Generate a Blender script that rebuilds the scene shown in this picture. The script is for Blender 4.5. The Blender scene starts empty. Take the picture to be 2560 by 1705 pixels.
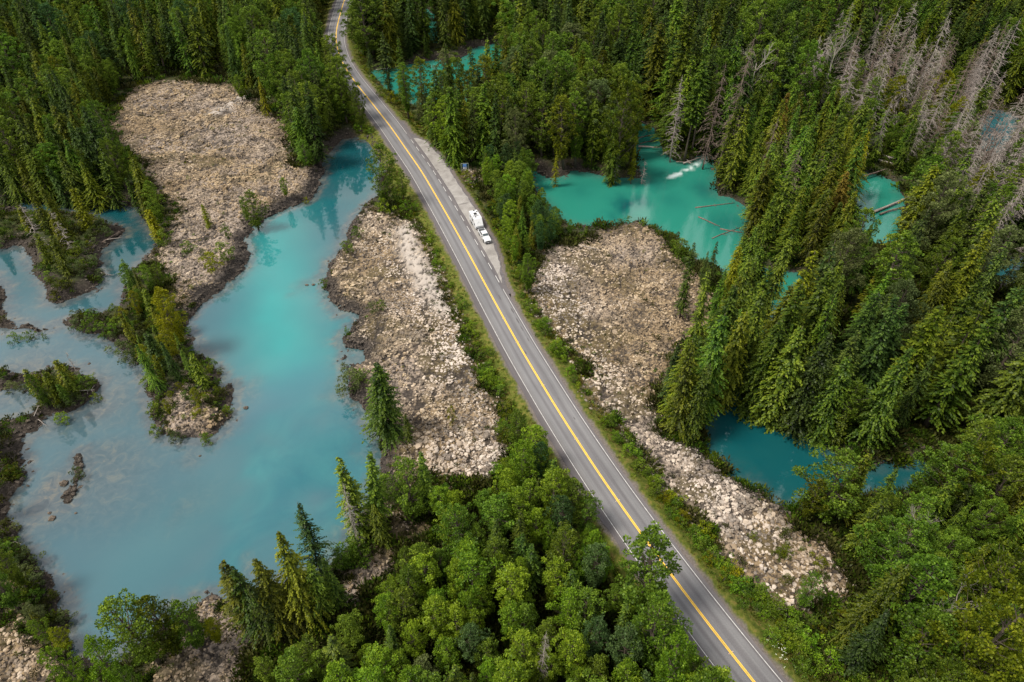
import bpy, math, random
import numpy as np
from mathutils import Vector

# ------------------------------------------------------------------ camera, sky, sun, exposure
scene = bpy.context.scene
PITCH = math.radians(41.815)
CAM_H = 104.85
F_PX = 1707.0
cam_data = bpy.data.cameras.new('drone_camera')
cam_data.sensor_width = 36.0
cam_data.lens = F_PX / 2560.0 * 36.0
cam_data.clip_start = 1.0
cam_data.clip_end = 20000.0
cam = bpy.data.objects.new('drone_camera', cam_data)
cam.location = (0, 0, CAM_H)
cam.rotation_euler = (math.pi / 2 - PITCH, 0, 0)
scene.collection.objects.link(cam)
scene.camera = cam

SUN_EL, SUN_AZ = math.radians(60), math.radians(-105)     # azimuth measured from +Y towards +X
world = bpy.data.worlds.new("World")
scene.world = world
world.use_nodes = True
wn, wl = world.node_tree.nodes, world.node_tree.links
for n in list(wn): wn.remove(n)
w_out = wn.new('ShaderNodeOutputWorld')
w_bg = wn.new('ShaderNodeBackground')
w_bg.inputs['Strength'].default_value = 0.095
sky = wn.new('ShaderNodeTexSky')
sky.sky_type = 'NISHITA'
sky.sun_disc = False
sky.sun_elevation = SUN_EL
sky.sun_rotation = SUN_AZ
sky.air_density = 1.0
sky.dust_density = 2.0
w_tc = wn.new('ShaderNodeTexCoord')
w_map = wn.new('ShaderNodeMapping'); w_map.inputs['Scale'].default_value = (1.0, 1.0, 2.4)
w_no = wn.new('ShaderNodeTexNoise'); w_no.inputs['Scale'].default_value = 2.3
w_no.inputs['Detail'].default_value = 6.0; w_no.inputs['Roughness'].default_value = 0.55
w_rp = wn.new('ShaderNodeValToRGB')
w_rp.color_ramp.elements[0].position = 0.40; w_rp.color_ramp.elements[0].color = (0.45, 0.45, 0.45, 1)
w_rp.color_ramp.elements[1].position = 0.58; w_rp.color_ramp.elements[1].color = (1, 1, 1, 1)
w_cl = wn.new('ShaderNodeTexNoise'); w_cl.inputs['Scale'].default_value = 5.0; w_cl.inputs['Detail'].default_value = 5.0
w_cr = wn.new('ShaderNodeValToRGB')
w_cr.color_ramp.elements[0].position = 0.3; w_cr.color_ramp.elements[0].color = (4.8, 5.2, 5.4, 1)
w_cr.color_ramp.elements[1].position = 0.7; w_cr.color_ramp.elements[1].color = (11.0, 10.7, 10.1, 1)
w_mx = wn.new('ShaderNodeMixRGB')
wl.new(w_tc.outputs['Generated'], w_map.inputs['Vector'])
wl.new(w_map.outputs['Vector'], w_no.inputs['Vector'])
wl.new(w_map.outputs['Vector'], w_cl.inputs['Vector'])
wl.new(w_no.outputs['Fac'], w_rp.inputs['Fac'])
wl.new(w_cl.outputs['Fac'], w_cr.inputs['Fac'])
wl.new(w_rp.outputs['Color'], w_mx.inputs['Fac'])
wl.new(sky.outputs['Color'], w_mx.inputs['Color1'])
wl.new(w_cr.outputs['Color'], w_mx.inputs['Color2'])
wl.new(w_mx.outputs['Color'], w_bg.inputs['Color'])
wl.new(w_bg.outputs['Background'], w_out.inputs['Surface'])

sun_data = bpy.data.lights.new('sun', 'SUN')
sun_data.energy = 3.0
sun_data.angle = math.radians(14)
sun_data.color = (1.0, 0.94, 0.82)
sun = bpy.data.objects.new('sun', sun_data)
sdir = Vector((math.sin(SUN_AZ) * math.cos(SUN_EL), math.cos(SUN_AZ) * math.cos(SUN_EL), math.sin(SUN_EL)))
sun.rotation_euler = sdir.to_track_quat('Z', 'Y').to_euler()
scene.collection.objects.link(sun)

vs = scene.view_settings
vs.view_transform = 'Standard'
vs.look = 'None'
vs.exposure = 0.84
vs.gamma = 1.0
vs.use_curve_mapping = False
scene.cycles.max_bounces = 6
scene.cycles.diffuse_bounces = 2
scene.cycles.glossy_bounces = 2
scene.cycles.transmission_bounces = 2
scene.cycles.transparent_max_bounces = 4
scene.cycles.caustics_reflective = False
scene.cycles.caustics_refractive = False

COL = scene.collection
WATER_Z = -3.0

# ------------------------------------------------------------------ helpers
sT, cT = math.sin(PITCH), math.cos(PITCH)
def gp(x, y, z=0.0):
    """survey point of the photograph -> ground point at height z"""
    u, v = x - 1280.0, y - 852.5
    t = (CAM_H - z) / (F_PX * sT + v * cT)
    return (u * t, (F_PX * cT - v * sT) * t)
def px(X, Y, Z):
    Zc = Y * cT + (CAM_H - Z) * sT
    return 1280 + X / Zc * F_PX, 852.5 + ((CAM_H - Z) * cT - Y * sT) / Zc * F_PX
def GP(pts, z=0.0):
    return np.array([gp(a, b, z) for a, b in pts])

def _h(ix, iy, s):
    n = (ix.astype(np.int64) * 374761393 + iy.astype(np.int64) * 668265263 + s * 1274126177) & 0xffffffff
    n = ((n ^ (n >> 13)) * 1274126177) & 0xffffffff
    return ((n ^ (n >> 16)) & 0xffff) / 65535.0
def vnoise(x, y, s=0):
    ix, iy = np.floor(x), np.floor(y)
    fx, fy = x - ix, y - iy
    fx = fx * fx * (3 - 2 * fx); fy = fy * fy * (3 - 2 * fy)
    a, b = _h(ix, iy, s), _h(ix + 1, iy, s)
    c, d = _h(ix, iy + 1, s), _h(ix + 1, iy + 1, s)
    return (a + (b - a) * fx) * (1 - fy) + (c + (d - c) * fx) * fy
def fbm(x, y, wl_, octs=4, s=0, rough=0.5):
    r = 0; amp = 1; tot = 0; f = 1.0 / wl_
    for o in range(octs):
        r = r + amp * vnoise(x * f + 17.3 * o, y * f - 9.1 * o, s + o)
        tot += amp; amp *= rough; f *= 2.03
    return r / tot
def smooth(a, b, x):
    t = np.clip((x - a) / (b - a), 0, 1)
    return t * t * (3 - 2 * t)

def seg_dist(P, A, B):
    best = np.full(len(P), 1e18)
    for a, b in zip(A, B):
        d = b - a; L = d @ d
        t = np.clip(((P - a) @ d) / max(L, 1e-9), 0, 1)
        q = P - a - t[:, None] * d
        best = np.minimum(best, (q * q).sum(1))
    return np.sqrt(best)
def inside(P, Q):
    x, y = P[:, 0], P[:, 1]
    r = np.zeros(len(P), bool)
    for (x0, y0), (x1, y1) in zip(Q, np.roll(Q, -1, 0)):
        if y0 == y1: continue
        c = ((y0 > y) != (y1 > y)) & (x < (x1 - x0) * (y - y0) / (y1 - y0) + x0)
        r ^= c
    return r
def sdist(P, Q, reach=60.0):
    """positive inside polygon Q, only exact within reach"""
    lo, hi = Q.min(0) - reach, Q.max(0) + reach
    m = ((P > lo) & (P < hi)).all(1)
    out = np.full(len(P), -reach)
    if m.any():
        p = P[m]
        d = seg_dist(p, Q, np.roll(Q, -1, 0))
        out[m] = np.where(inside(p, Q), d, -d)
    return out

def nodes_mat(name):
    m = bpy.data.materials.new(name); m.use_nodes = True
    nt = m.node_tree
    return m, nt, nt.nodes, nt.links, nt.nodes['Principled BSDF']
def simple_mat(name, col, rough=0.8, metal=0.0, var=0.15, scale=8.0, spec=0.3):
    m, nt, N, L, B = nodes_mat(name)
    no = N.new('ShaderNodeTexNoise'); no.inputs['Scale'].default_value = scale; no.inputs['Detail'].default_value = 4
    tc = N.new('ShaderNodeTexCoord'); L.new(tc.outputs['Object'], no.inputs['Vector'])
    rp = N.new('ShaderNodeValToRGB')
    rp.color_ramp.elements[0].position = 0.3; rp.color_ramp.elements[1].position = 0.7
    rp.color_ramp.elements[0].color = (*[c * (1 - var) for c in col], 1)
    rp.color_ramp.elements[1].color = (*[min(1, c * (1 + var)) for c in col], 1)
    L.new(no.outputs['Fac'], rp.inputs['Fac']); L.new(rp.outputs['Color'], B.inputs['Base Color'])
    B.inputs['Roughness'].default_value = rough; B.inputs['Metallic'].default_value = metal
    B.inputs['Specular IOR Level'].default_value = spec
    return m

def mesh_np(name, V, F, mats=(), attrs=None, smooth_=False, face_mat=None):
    """V (n,3); F list of (m,k) arrays"""
    me = bpy.data.meshes.new(name)
    F = [np.asarray(f, np.int64) for f in F if len(f)]
    nv = len(V); nl = sum(f.size for f in F); nf = sum(len(f) for f in F)
    me.vertices.add(nv); me.loops.add(nl); me.polygons.add(nf)
    me.vertices.foreach_set('co', np.ascontiguousarray(V, np.float32).ravel())
    me.loops.foreach_set('vertex_index', np.concatenate([f.ravel() for f in F]).astype(np.int32))
    tot = np.concatenate([np.full(len(f), f.shape[1]) for f in F])
    st = np.concatenate([[0], np.cumsum(tot)[:-1]])
    me.polygons.foreach_set('loop_start', st.astype(np.int32))
    me.polygons.foreach_set('loop_total', tot.astype(np.int32))
    if smooth_: me.polygons.foreach_set('use_smooth', np.ones(nf, bool))
    else: me.polygons.foreach_set('use_smooth', np.zeros(nf, bool))
    for m in mats: me.materials.append(m)
    if face_mat is not None: me.polygons.foreach_set('material_index', np.asarray(face_mat, np.int32))
    if attrs:
        for k, v in attrs.items():
            v = np.asarray(v, np.float32)
            if v.ndim == 1:
                a = me.attributes.new(k, 'FLOAT', 'POINT'); a.data.foreach_set('value', v)
            else:
                a = me.attributes.new(k, 'FLOAT_COLOR', 'POINT')
                if v.shape[1] == 3: v = np.concatenate([v, np.ones((len(v), 1), np.float32)], 1)
                a.data.foreach_set('color', v.ravel())
    me.update(); me.validate()
    return me
def link(name, data, parent=None, loc=None, rot=None, scale=None):
    o = bpy.data.objects.new(name, data); COL.objects.link(o)
    if parent is not None: o.parent = parent
    if loc is not None: o.location = loc
    if rot is not None: o.rotation_euler = rot
    if scale is not None: o.scale = scale
    return o
def tag(o, label, cat, group=None):
    o['label'] = label; o['category'] = cat
    if group: o['group'] = group
    return o

class MB:
    """collects boxes, prisms and tubes into one mesh"""
    def __init__(s): s.v = []; s.f = []
    def add(s, V, F):
        b = len(s.v); s.v += [tuple(map(float, p)) for p in V]; s.f += [tuple(i + b for i in f) for f in F]
    def hexa(s, P): s.add(P, [(0, 3, 2, 1), (4, 5, 6, 7), (0, 1, 5, 4), (1, 2, 6, 5), (2, 3, 7, 6), (3, 0, 4, 7)])
    def box(s, c, d):
        x, y, z = c; a, b, e = d[0] / 2, d[1] / 2, d[2] / 2
        s.hexa([(x - a, y - b, z - e), (x + a, y - b, z - e), (x + a, y + b, z - e), (x - a, y + b, z - e),
                (x - a, y - b, z + e), (x + a, y - b, z + e), (x + a, y + b, z + e), (x - a, y + b, z + e)])
    def prism(s, prof, hw0, hw1=None):
        """side profile [(y,z,halfwidth)] extruded across x"""
        n = len(prof)
        V = [(-p[2], p[0], p[1]) for p in prof] + [(p[2], p[0], p[1]) for p in prof]
        F = [tuple(range(n)), tuple(range(2 * n - 1, n - 1, -1))] + [(i, i + n, (i + 1) % n + n, (i + 1) % n) for i in range(n)]
        s.add(V, F)
    def tube(s, pts, rad, sides=6, cap=True):
        pts = [Vector(p) for p in pts]; n = len(pts); V = []
        for i, p in enumerate(pts):
            d = (pts[min(i + 1, n - 1)] - pts[max(i - 1, 0)]).normalized()
            a = d.cross(Vector((0.31, 0.2, 0.93))).normalized(); b = d.cross(a)
            r = rad[i] if hasattr(rad, '__len__') else rad
            for k in range(sides):
                t = 2 * math.pi * k / sides
                V.append(p + (a * math.cos(t) + b * math.sin(t)) * r)
        F = []
        for i in range(n - 1):
            for k in range(sides):
                k2 = (k + 1) % sides
                F.append((i * sides + k, i * sides + k2, (i + 1) * sides + k2, (i + 1) * sides + k))
        if cap: F += [tuple(range(sides))[::-1], tuple((n - 1) * sides + k for k in range(sides))]
        s.add(V, F)
    def mesh(s, name, mat, smooth_=False):
        me = bpy.data.meshes.new(name); me.from_pydata(s.v, [], s.f)
        me.materials.append(mat)
        if smooth_: me.polygons.foreach_set('use_smooth', [True] * len(me.polygons))
        me.update(); return me
    def build(s, name, mat, parent=None, smooth_=False, bevel=0, **k):
        me = s.mesh(name, mat, smooth_)
        o = link(name, me, parent, **k)
        if bevel:
            b = o.modifiers.new('bevel', 'BEVEL'); b.width = bevel; b.segments = 2; b.limit_method = 'ANGLE'
        return o

# ------------------------------------------------------------------ survey: outlines read off the photograph
LAKE = [(864.6,349.5),(893.5,346),(922.5,353),(944,373),(955,400),(953,430),(948,453),(940.6,478),(915,503),(901,525),(872,565),
 (864.6,579),(857,600),(835.6,637),(810,662),(801,687.5),(808,724),(821,756),(850,782),(893,787),(888,800),(872,818),(853.7,839.6),(846,858),
 (857,876),(880,874),(897,879.5),(899,897.6),(875,912),(857,926.5),(853.7,952),(857,995),(893.5,1013.5),(904,1049.7),(919,1071),(940.6,1093),(937,1125.8),
 (934,1179.5),(920,1230),(890,1290),(865,1339),(857.7,1375),(821,1390),(775,1425),(720,1450),(661.8,1455),(640,1463),(600,1475),(537,1478),(510,1490),(479,1499),(468,1513),
 (442.7,1512),(400,1560),(350,1600),(319,1618),(254,1640),(200,1625),(181,1586),(194,1557),(181,1491.6),(141.5,1433.5),(120,1419),(83.5,1372),(62,1350),(60,1325),(76,1306),(47,1290),(30,1275),
 (29,1245),(50,1215),(62,1190),(69,1158),(58,1118.6),(65,1090),(108.7,1071),(123,1050),(181,1035),(217,1010),(246,977),(252,955.5),(232,941),(206,916),
 (156,916),(119.5,917.6),(87,930),(72,923),(47,916),(22,912),(0,916),(-150,918),(-150,835),(0,830),
 (22,838),(50,830),(72,832),(100,838),(125,834),(147,826),(109,820),(72,806),(35,806),(22,798),(16,767),(11,706),(0,684),(-150,684),(-150,629),(0,629),(36,619),(54,619),
 (62,650),(80,706),(105,727),(109,753),(145,764),(180,752),(217,738),(261,713),(268,677),(253.5,647.7),(261,626),(290,610),(311.5,590),(315,573),(279,562),(250,548),(232,536),
 (180,530),(145,529),(100,532),(58,525),(0,513),(-150,513),(-150,485),(0,489),(72,496),(145,507),(199,514),(268,518),(300.6,507),(337,518),(348,543),(366,565),(384,590),(391,605),
 (384,620),(362,640),(337,666),(304,687.5),(302,720),(300.6,753),(290,771),(268,778),(203,785),(159,800),(130,807),(163,820),(181,836),(217,847),(253.5,850.5),(282.5,868.6),(308,883),
 (326,897.6),(344,919),(353,966),(358.6,999),(369,1035),(376.7,1068),(391,1104),(438,1111),(507,1109.5),(532,1107.7),(565,1075),(587,1050),(597.6,1013.5),(608.5,966),(594,952),
 (568.6,959),(572,926.6),(547,919),(543,905),(521.5,879.5),(496,879.5),(503.5,854),(500,839.6),(474.5,821.5),(482,800),(500,771),(518,756),(550.5,734.6),(586.7,698),(619,662),
 (626.6,629.6),(623,600.6),(640,582),(676,547),(712.4,529),(785,503),(803,474.5),(814,449),(825,427),(817.5,409),(821,391),(846.4,362)]
POND_SPIT = [(-60,985),(0,980),(30,974),(60,966),(74,990),(76,1018),(40,1040),(0,1052),(-60,1060)]
RIVER = [(1325,425),(1367,453),(1417.6,445.5),(1428.5,428),(1450,432),(1483,438),(1515,447),(1560,450),(1595,449),(1617,444),(1597,427),(1592,380),(1591,330),(1591.5,308),(1599,308),(1624,322),
 (1642,340),(1645,362),(1649.4,384),(1678,402),(1705,408),(1729,409),(1747,391),(1765,387.5),(1775,405),(1783.5,434.6),(1780,471),(1794,489),(1838,507),(1859.5,525),(1862,558),(1860,604),
 (1850,640),(1880,665),(1927,685),(1990,688),(2000,720),(1985,775),(1930,825),(1896,870),(1873,930),(1850,985),(1836,1005),
 (1920,1045),(1985,1071.5),(2039.5,1075),(2065,1100),(2076,1133),(2108.7,1165),(2156,1180),(2240,1175),(2300,1160),(2320,1185),(2250,1225),(2130,1245),(2040,1262),
 (1978,1256),(1942,1248.5),(1920,1223),(1889.6,1208.6),(1857,1198),(1824,1168.7),(1799,1143),(1772.6,1136),(1766,1110),(1769,1075),(1774,1040),(1785,1015),(1800,1000),(1836,965),(1860,918),(1882,862),(1892,800),(1880,740),(1840,700),(1798,676),
 (1770,662),(1733,640),(1707,608),(1675,590),(1642,568),(1624,561),(1600,549),(1573,554),(1540,562),(1483,561),(1440,560),(1400,545),(1370,505),(1340,465)]
TOP_POND = [(930,178),(960,173),(1006,170),(1040,158),(1064,154),(1090,150),(1120,160),(1150,155),(1190,122),(1235,112),(1280,132),(1282,190),(1240,230),(1175,280),(1130,290),(1090,262),(1050,268),(1000,245),(955,212)]
TOP_CREEK = [(1028,14),(1045,12),(1080,36),(1092,95),(1084,112),(1066,106),(1062,62),(1040,45)]
Q1 = [(2140,430),(2200,443),(2238,455),(2258,500),(2250,570),(2228,620),(2180,620),(2150,560),(2128,500),(2122,455)]
Q2 = [(2465,276),(2515,280),(2545,300),(2535,350),(2485,395),(2440,390),(2445,330)]
Q3 = [(2446,648),(2500,640),(2560,650),(2560,700),(2500,715),(2455,700)]
Q4 = [(1985,355),(2025,350),(2030,380),(2010,400),(1985,390)]
WATERS = [('lake', LAKE), ('pond', POND_SPIT), ('river', RIVER), ('pond', TOP_POND), ('river', TOP_CREEK), ('pond', Q1), ('pond', Q2), ('pond', Q3), ('pond', Q4)]
ISLETS = [[(196,1128),(212,1126),(222,1140),(229,1165),(214,1200),(205,1230),(185,1262),(160,1268),(141,1262),(146,1235),(165,1215),(176,1185),(170,1160),(180,1140)],
          [(852,884),(868,880),(876,894),(868,908),(854,912),(849,898)]]

L1 = [(326,224),(398,203),(507,206),(576,214),(640,246),(655,275),(727,308),(730,398),(749,424),(796,413),(830,420),(840,440),(810,510),(720,545),(650,590),(640,660),(600,710),(560,745),(520,770),(480,775),(460,756),(431,749),(427,713),(388,666),(385,640),(400,600),(440,560),(440,520),(400,480),(360,420),(300,380),(268,350),(262,320),(290,270)]
L1B = [(424,968),(450,930),(470,960),(470,990),(530,975),(545,1000),(560,1060),(530,1100),(440,1108),(400,1090),(395,1050),(410,1020)]
L2 = [(915,505),(945,530),(1000,540),(1030,560),(1056.5,592),(1082,640),(1100,690),(1118,742),(1138,782),(1162,822),(1187,876),(1203,930),(1216,970),(1245,1003),(1262,1075),(1270,1140),(1240,1210),(1150,1210),(1050,1215),(930,1215),(925,1130),(925,1090),(900,1070),(880,1020),(845,990),(840,930),(845,870),(860,830),(880,795),(800,740),(785,690),(820,640),(850,590),(880,550)]
L2B = [(966.6,1259),(1024.6,1270),(1090,1303),(1093.6,1339),(995.6,1368),(988,1441),(955.7,1455),(916,1499),(908.5,1535),(843,1528),(857.7,1499),(876,1444.5),(894,1397),(959,1354),(970,1299)]
L2C = [(465,1522),(500,1495),(545,1475),(600,1520),(730,1590),(730,1625),(640,1640),(610,1720),(560,1800),(320,1800),(350,1700),(400,1640),(470,1600),(520,1570)]
L5 = [(-90,1490),(0,1520),(30,1546),(84,1571),(127,1629),(165,1655),(130,1700),(110,1800),(-90,1800)]
L5B = [(-40,1425),(20,1428),(42,1448),(30,1475),(-40,1480)]
L3 = [(1320,724),(1345,658.5),(1341.6,640),(1378,608),(1432,611.5),(1486.5,590),(1512,568),(1540,560),(1588,547),(1625,560),(1667.6,608),(1733,673),(1776,713),(1800,745),(1790,800),(1733,850),(1690,900),(1665,940),(1650,1000),(1650,1075),(1700,1100),(1751,1095),
 (1775,1125),(1800,1150),(1860,1205),(1920,1230),(1978,1265),(2003,1317),(2065,1346.5),(2116,1390),(2138,1462.6),(2138,1530),(2083,1517),(2000,1530),(1920,1517),(1879,1499),(1842.5,1448),(1810,1397),(1759,1317),(1697,1256),(1661,1216),(1635.6,1179.5),(1595,1136),(1570,1093),(1541,1046),(1497,1017),(1464.7,981),(1461,926.5),(1417.6,879.5),(1363,818),(1338,774.5)]
PALE_CLEARING = [(1165,425),(1195,425),(1200,450),(1175,470),(1160,450)]
LAVAS = [L1, L1B, L2, L2B, L2C, L5, L5B, L3, PALE_CLEARING]

ROAD = [(905,-75),(880,-35),(860.5,0),(851,33),(843.5,62),(840,83),(840,100),(843.5,122),(851,145),(861,166),(875,188),(888,205),(901,222),(918,242.5),(947.7,280),(979,320),(1014,371),(1048.7,420),(1061.2,440),(1119.5,540),(1175.2,640),(1239.8,760),(1306.7,880),(1403.5,1040),(1508,1200),(1621,1360),(1751,1534),(1884.4,1705),(1990,1835),(2140,2010)]

W_POLY = [GP(p, WATER_Z) for _, p in WATERS]
I_POLY = [GP(p, WATER_Z) for p in ISLETS]
L_POLY = [GP(p, -1.0) for p in LAVAS]

# road centre line: smoothed, resampled
def resample(P, step):
    d = np.concatenate([[0], np.cumsum(np.linalg.norm(np.diff(P, axis=0), axis=1))])
    s = np.arange(0, d[-1], step)
    return np.stack([np.interp(s, d, P[:, k]) for k in range(2)], 1)
rc = resample(GP(ROAD, 0.0), 1.0)
# extend beyond the picture
d0 = rc[0] - rc[6]; d0 /= np.linalg.norm(d0)
d1 = rc[-1] - rc[-12]; d1 /= np.linalg.norm(d1)
rc = np.concatenate([[rc[0] + d0 * k for k in range(260, 0, -2)], rc, [rc[-1] + d1 * k for k in range(1, 120, 2)]])
rc = resample(rc, 1.0)
for it in range(2):
    k = 9 if it == 0 else 7
    pad = np.concatenate([np.repeat(rc[:1], k, 0), rc, np.repeat(rc[-1:], k, 0)])
    ker = np.hanning(2 * k + 3)[1:-1]; ker /= ker.sum()
    rc = np.stack([np.convolve(pad[:, j], ker, 'valid') for j in range(2)], 1)
rt = np.gradient(rc, axis=0); rt /= np.linalg.norm(rt, axis=1)[:, None]
rn = np.stack([-rt[:, 1], rt[:, 0]], 1)      # towards the picture's right side (road runs towards the camera)
# make sure rn points right (+X at the middle)
if rn[len(rn) // 2, 0] < 0: rn = -rn
rs = np.concatenate([[0], np.cumsum(np.linalg.norm(np.diff(rc, axis=0), axis=1))])

def road_dist(P):
    """signed lateral distance from the centre line (+ = right side)"""
    out = np.full(len(P), 999.0)
    sub = rc[::3]; subn = rn[::3]
    for i in range(0, len(P), 20000):
        p = P[i:i + 20000]
        d2 = ((p[:, None, 0] - sub[None, :, 0]) ** 2 + (p[:, None, 1] - sub[None, :, 1]) ** 2)
        k = d2.argmin(1)
        lat = ((p - sub[k]) * subn[k]).sum(1)
        d = np.sqrt(d2[np.arange(len(p)), k])
        out[i:i + 20000] = np.where(d > 12, np.sign(lat) * d, lat)
    return out

PULL_OUT = [(1010,305),(1026,331.5),(1049,345),(1064,350.6),(1075.7,363),(1088.7,375),(1098.6,383.5),(1110,400),(1123,415.7),(1134.8,439),(1142.4,450.6),(1154,467.4),(1165.4,483.5),(1177,500),(1191,524),(1202.4,541.4),(1214,566),(1225.4,585),(1233,596.5),(1240.7,615.7),(1248.7,640),(1253,663),(1256,680),(1261,700),(1268,715),(1278,735),(1255,735)]
PULL_IN = [(1279,757),(1255,709),(1247,693.6),(1241,680.6),(1234,666),(1224,650),(1215.5,633),(1199.4,606.5),(1183,577.4),(1166.5,546.8),(1149,520),(1144,510),(1133,489),(1114,460.6),(1096.5,433),(1089.4,423),(1071.8,396.5),(1052,369.7),(1033.6,345)]
PULL_PALE_OUT = [(1044,345),(1063,351),(1075,365),(1088,378),(1098,388),(1110,404),(1122,420),(1134,442),(1142,454),(1153,470),(1164,486),(1176,503),(1189,526),(1200,543),(1211,567),(1221,586),(1229,599),(1237,618),(1245,642),(1250,663),(1251,681),(1255,699)]
pull_poly = GP(PULL_OUT + [(1236,715),(1180,600),(1110,470),(1030,350),(1000,305)], 0.0)

def crevice(x, y):
    a = np.abs(fbm(x, y, 3.2, 3, 61) - .5); b = np.abs(fbm(x, y, 1.5, 2, 66) - .5)
    c_ = np.abs(fbm(x + 40, y, 13, 4, 71) - .5)
    return np.maximum(np.maximum(1 - smooth(.0, .045, a), .8 * (1 - smooth(.0, .05, b))), 1.0 - smooth(.0, .022, c_))
def fields(P):
    """distances that shape the ground"""
    x, y = P[:, 0], P[:, 1]
    wx = (fbm(x, y, 9, 4, 3) - .5) * 3.0 + (fbm(x, y, 2.2, 3, 31) - .5) * 1.7
    wy = (fbm(x, y, 9, 4, 7) - .5) * 3.0 + (fbm(x, y, 2.2, 3, 37) - .5) * 1.7
    Q = P + np.stack([wx, wy], 1)
    w = np.full(len(P), -60.0)
    for q in W_POLY: w = np.maximum(w, sdist(Q, q, 40))
    for q in I_POLY: w = np.minimum(w, -sdist(Q, q, 30))
    l = np.full(len(P), -60.0)
    for q in L_POLY: l = np.maximum(l, sdist(Q, q, 25))
    r = road_dist(P)
    pl = sdist(P, pull_poly, 20)
    return w, l, r, pl      # w>0: water

def height(P, F=None, fine=True):
    w, l, r, pl = F if F is not None else fields(P)
    x, y = P[:, 0], P[:, 1]
    land = -w
    ar = np.abs(r)
    base = -1.0 + (fbm(x, y, 28, 3, 11) - .5) * 1.6
    lm = smooth(-0.5, 2.5, l)
    crag = (fbm(x, y, 5.5, 3, 51) - .5) * 1.7 + (fbm(x, y, 17, 3, 53) - .5) * 1.6 - crevice(x, y) * .55 + (fbm(x, y, 1.2, 2, 63) - .5) * .5 + 0.15
    base = base + lm * crag + (1 - lm) * (fbm(x, y, 6, 3, 77) - .5) * 0.7
    # shore bank
    bank = smooth(-0.6, 4.6, land + (fbm(x, y, 3, 3, 91) - .5) * 1.6)
    jag = (np.abs(fbm(x, y, 1.6, 3, 101) - .5) * 2.2) * np.exp(-((land - 1.2) / 1.8) ** 2)
    z = (WATER_Z - 0.9) + (base - (WATER_Z - 0.9)) * bank ** 0.75 + jag * (land > -1.2)
    z = np.where(land < -3, WATER_Z - 1.2 - np.minimum(-land - 3, 6) * 0.2, z)
    # road bed, shoulder, ditch
    sh = smooth(5.6, 11.0, ar + (fbm(x, y, 4, 2, 13) - .5) * 1.5)
    zr = -0.06 - 0.85 * smooth(5.4, 9.0, ar)
    z = zr + (z - zr) * sh
    z = np.where(ar < 5.4, -0.06 - 0.05 * smooth(4.2, 5.4, ar), z)
    m = smooth(-2.2, -0.2, pl)
    z = np.where(m > 0, -0.06 * m + z * (1 - m), z)
    return z

def build_axis(parts):
    out = []
    for a, b, s in parts: out.append(np.arange(a, b, s))
    return np.concatenate(out)

# ------------------------------------------------------------------ ground
gx = build_axis([(-6000, -1200, 1200), (-1200, -400, 160), (-400, -150, 3.2), (-150, -96, 1.1), (-96, 96, 0.42), (96, 150, 1.1), (150, 400, 3.2), (400, 1200, 160), (1200, 6001, 1200)])
gy = build_axis([(-3000, -200, 400), (-200, 24, 14), (24, 36, 2.0), (36, 140, 0.42), (140, 215, 0.75), (215, 300, 1.5), (300, 480, 3.2), (480, 1200, 90), (1200, 9001, 1300)])
GXX, GYY = np.meshgrid(gx, gy)
GPTS = np.stack([GXX.ravel(), GYY.ravel()], 1)
near = (np.abs(GPTS[:, 0]) < 400) & (GPTS[:, 1] > 20) & (GPTS[:, 1] < 480)
GF = [np.full(len(GPTS), -60.0), np.full(len(GPTS), -60.0), np.full(len(GPTS), 999.0), np.full(len(GPTS), -20.0)]
_f = fields(GPTS[near])
for a, b in zip(GF, _f): a[near] = b
GF[2] = np.where(near, GF[2], 999.0)
if (~near).any(): GF[2][~near] = road_dist(GPTS[~near])
GZ = height(GPTS, GF)
far = ~near
GZ[far & (np.abs(GF[2]) > 12)] = -1.2
w, l, r, pl = GF
land = -w
x, y = GPTS[:, 0], GPTS[:, 1]
edge_n = (fbm(x, y, 1.4, 3, 201) - .5)
lown = np.zeros(len(x), bool)
for _q in L_POLY[3:7] + L_POLY[1:2]: lown |= sdist(GPTS, _q, 6) > -1
m_lava = smooth(-0.9, 0.7, l + edge_n * 2.4) * smooth(np.where(lown, .8, 2.2), np.where(lown, 2.6, 5.4), land + edge_n * 2.6 + (fbm(x, y, 6, 2, 205) - .5) * 2)
gl = 5.45 + edge_n * 1.3 + (fbm(x, y, 7, 2, 211) - .5) * 1.2
gr = 5.0 + edge_n * 1.1
m_grav = np.where(r < 0, 1 - smooth(gl - .3, gl + .3, np.abs(r)), 1 - smooth(gr - .3, gr + .3, np.abs(r)))
m_grav = np.maximum(m_grav, smooth(-0.7, -0.2, pl + edge_n * 1.0))
m_verge = (1 - smooth(9.5, 13.0, np.abs(r) + edge_n * 3)) * (1 - smooth(-0.5, 1.0, l + edge_n * 2))
m_lava = m_lava * (1 - .92 * smooth(.25, .8, crevice(x, y)) * (l > .6))
m_shore = np.where(x > 25, .8 * (1 - smooth(.6, 2.6, land + edge_n * 2)), 1 - smooth(2.0, 7.0, land + edge_n * 2))
_tp = [GP([(1010,575),(1028,625),(1045,670),(1075,715),(1110,772)], -1), GP([(610,238),(585,255),(540,285)], -1)]
_q = GPTS + np.stack([(fbm(x, y, 4, 2, 231) - .5), (fbm(x, y, 4, 2, 233) - .5)], 1) * 3
m_track = np.zeros(len(x)); _s = (np.abs(x) < 200) & (y > 60) & (y < 330)
for _t_, _w_ in zip(_tp, (3.4, 3.0)): m_track[_s] = np.maximum(m_track[_s], np.exp(-(seg_dist(_q[_s], _t_[:-1], _t_[1:]) / _w_) ** 2.5))
m_moss = smooth(.52, .66, fbm(x, y, 11, 4, 241)) * .75
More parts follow.
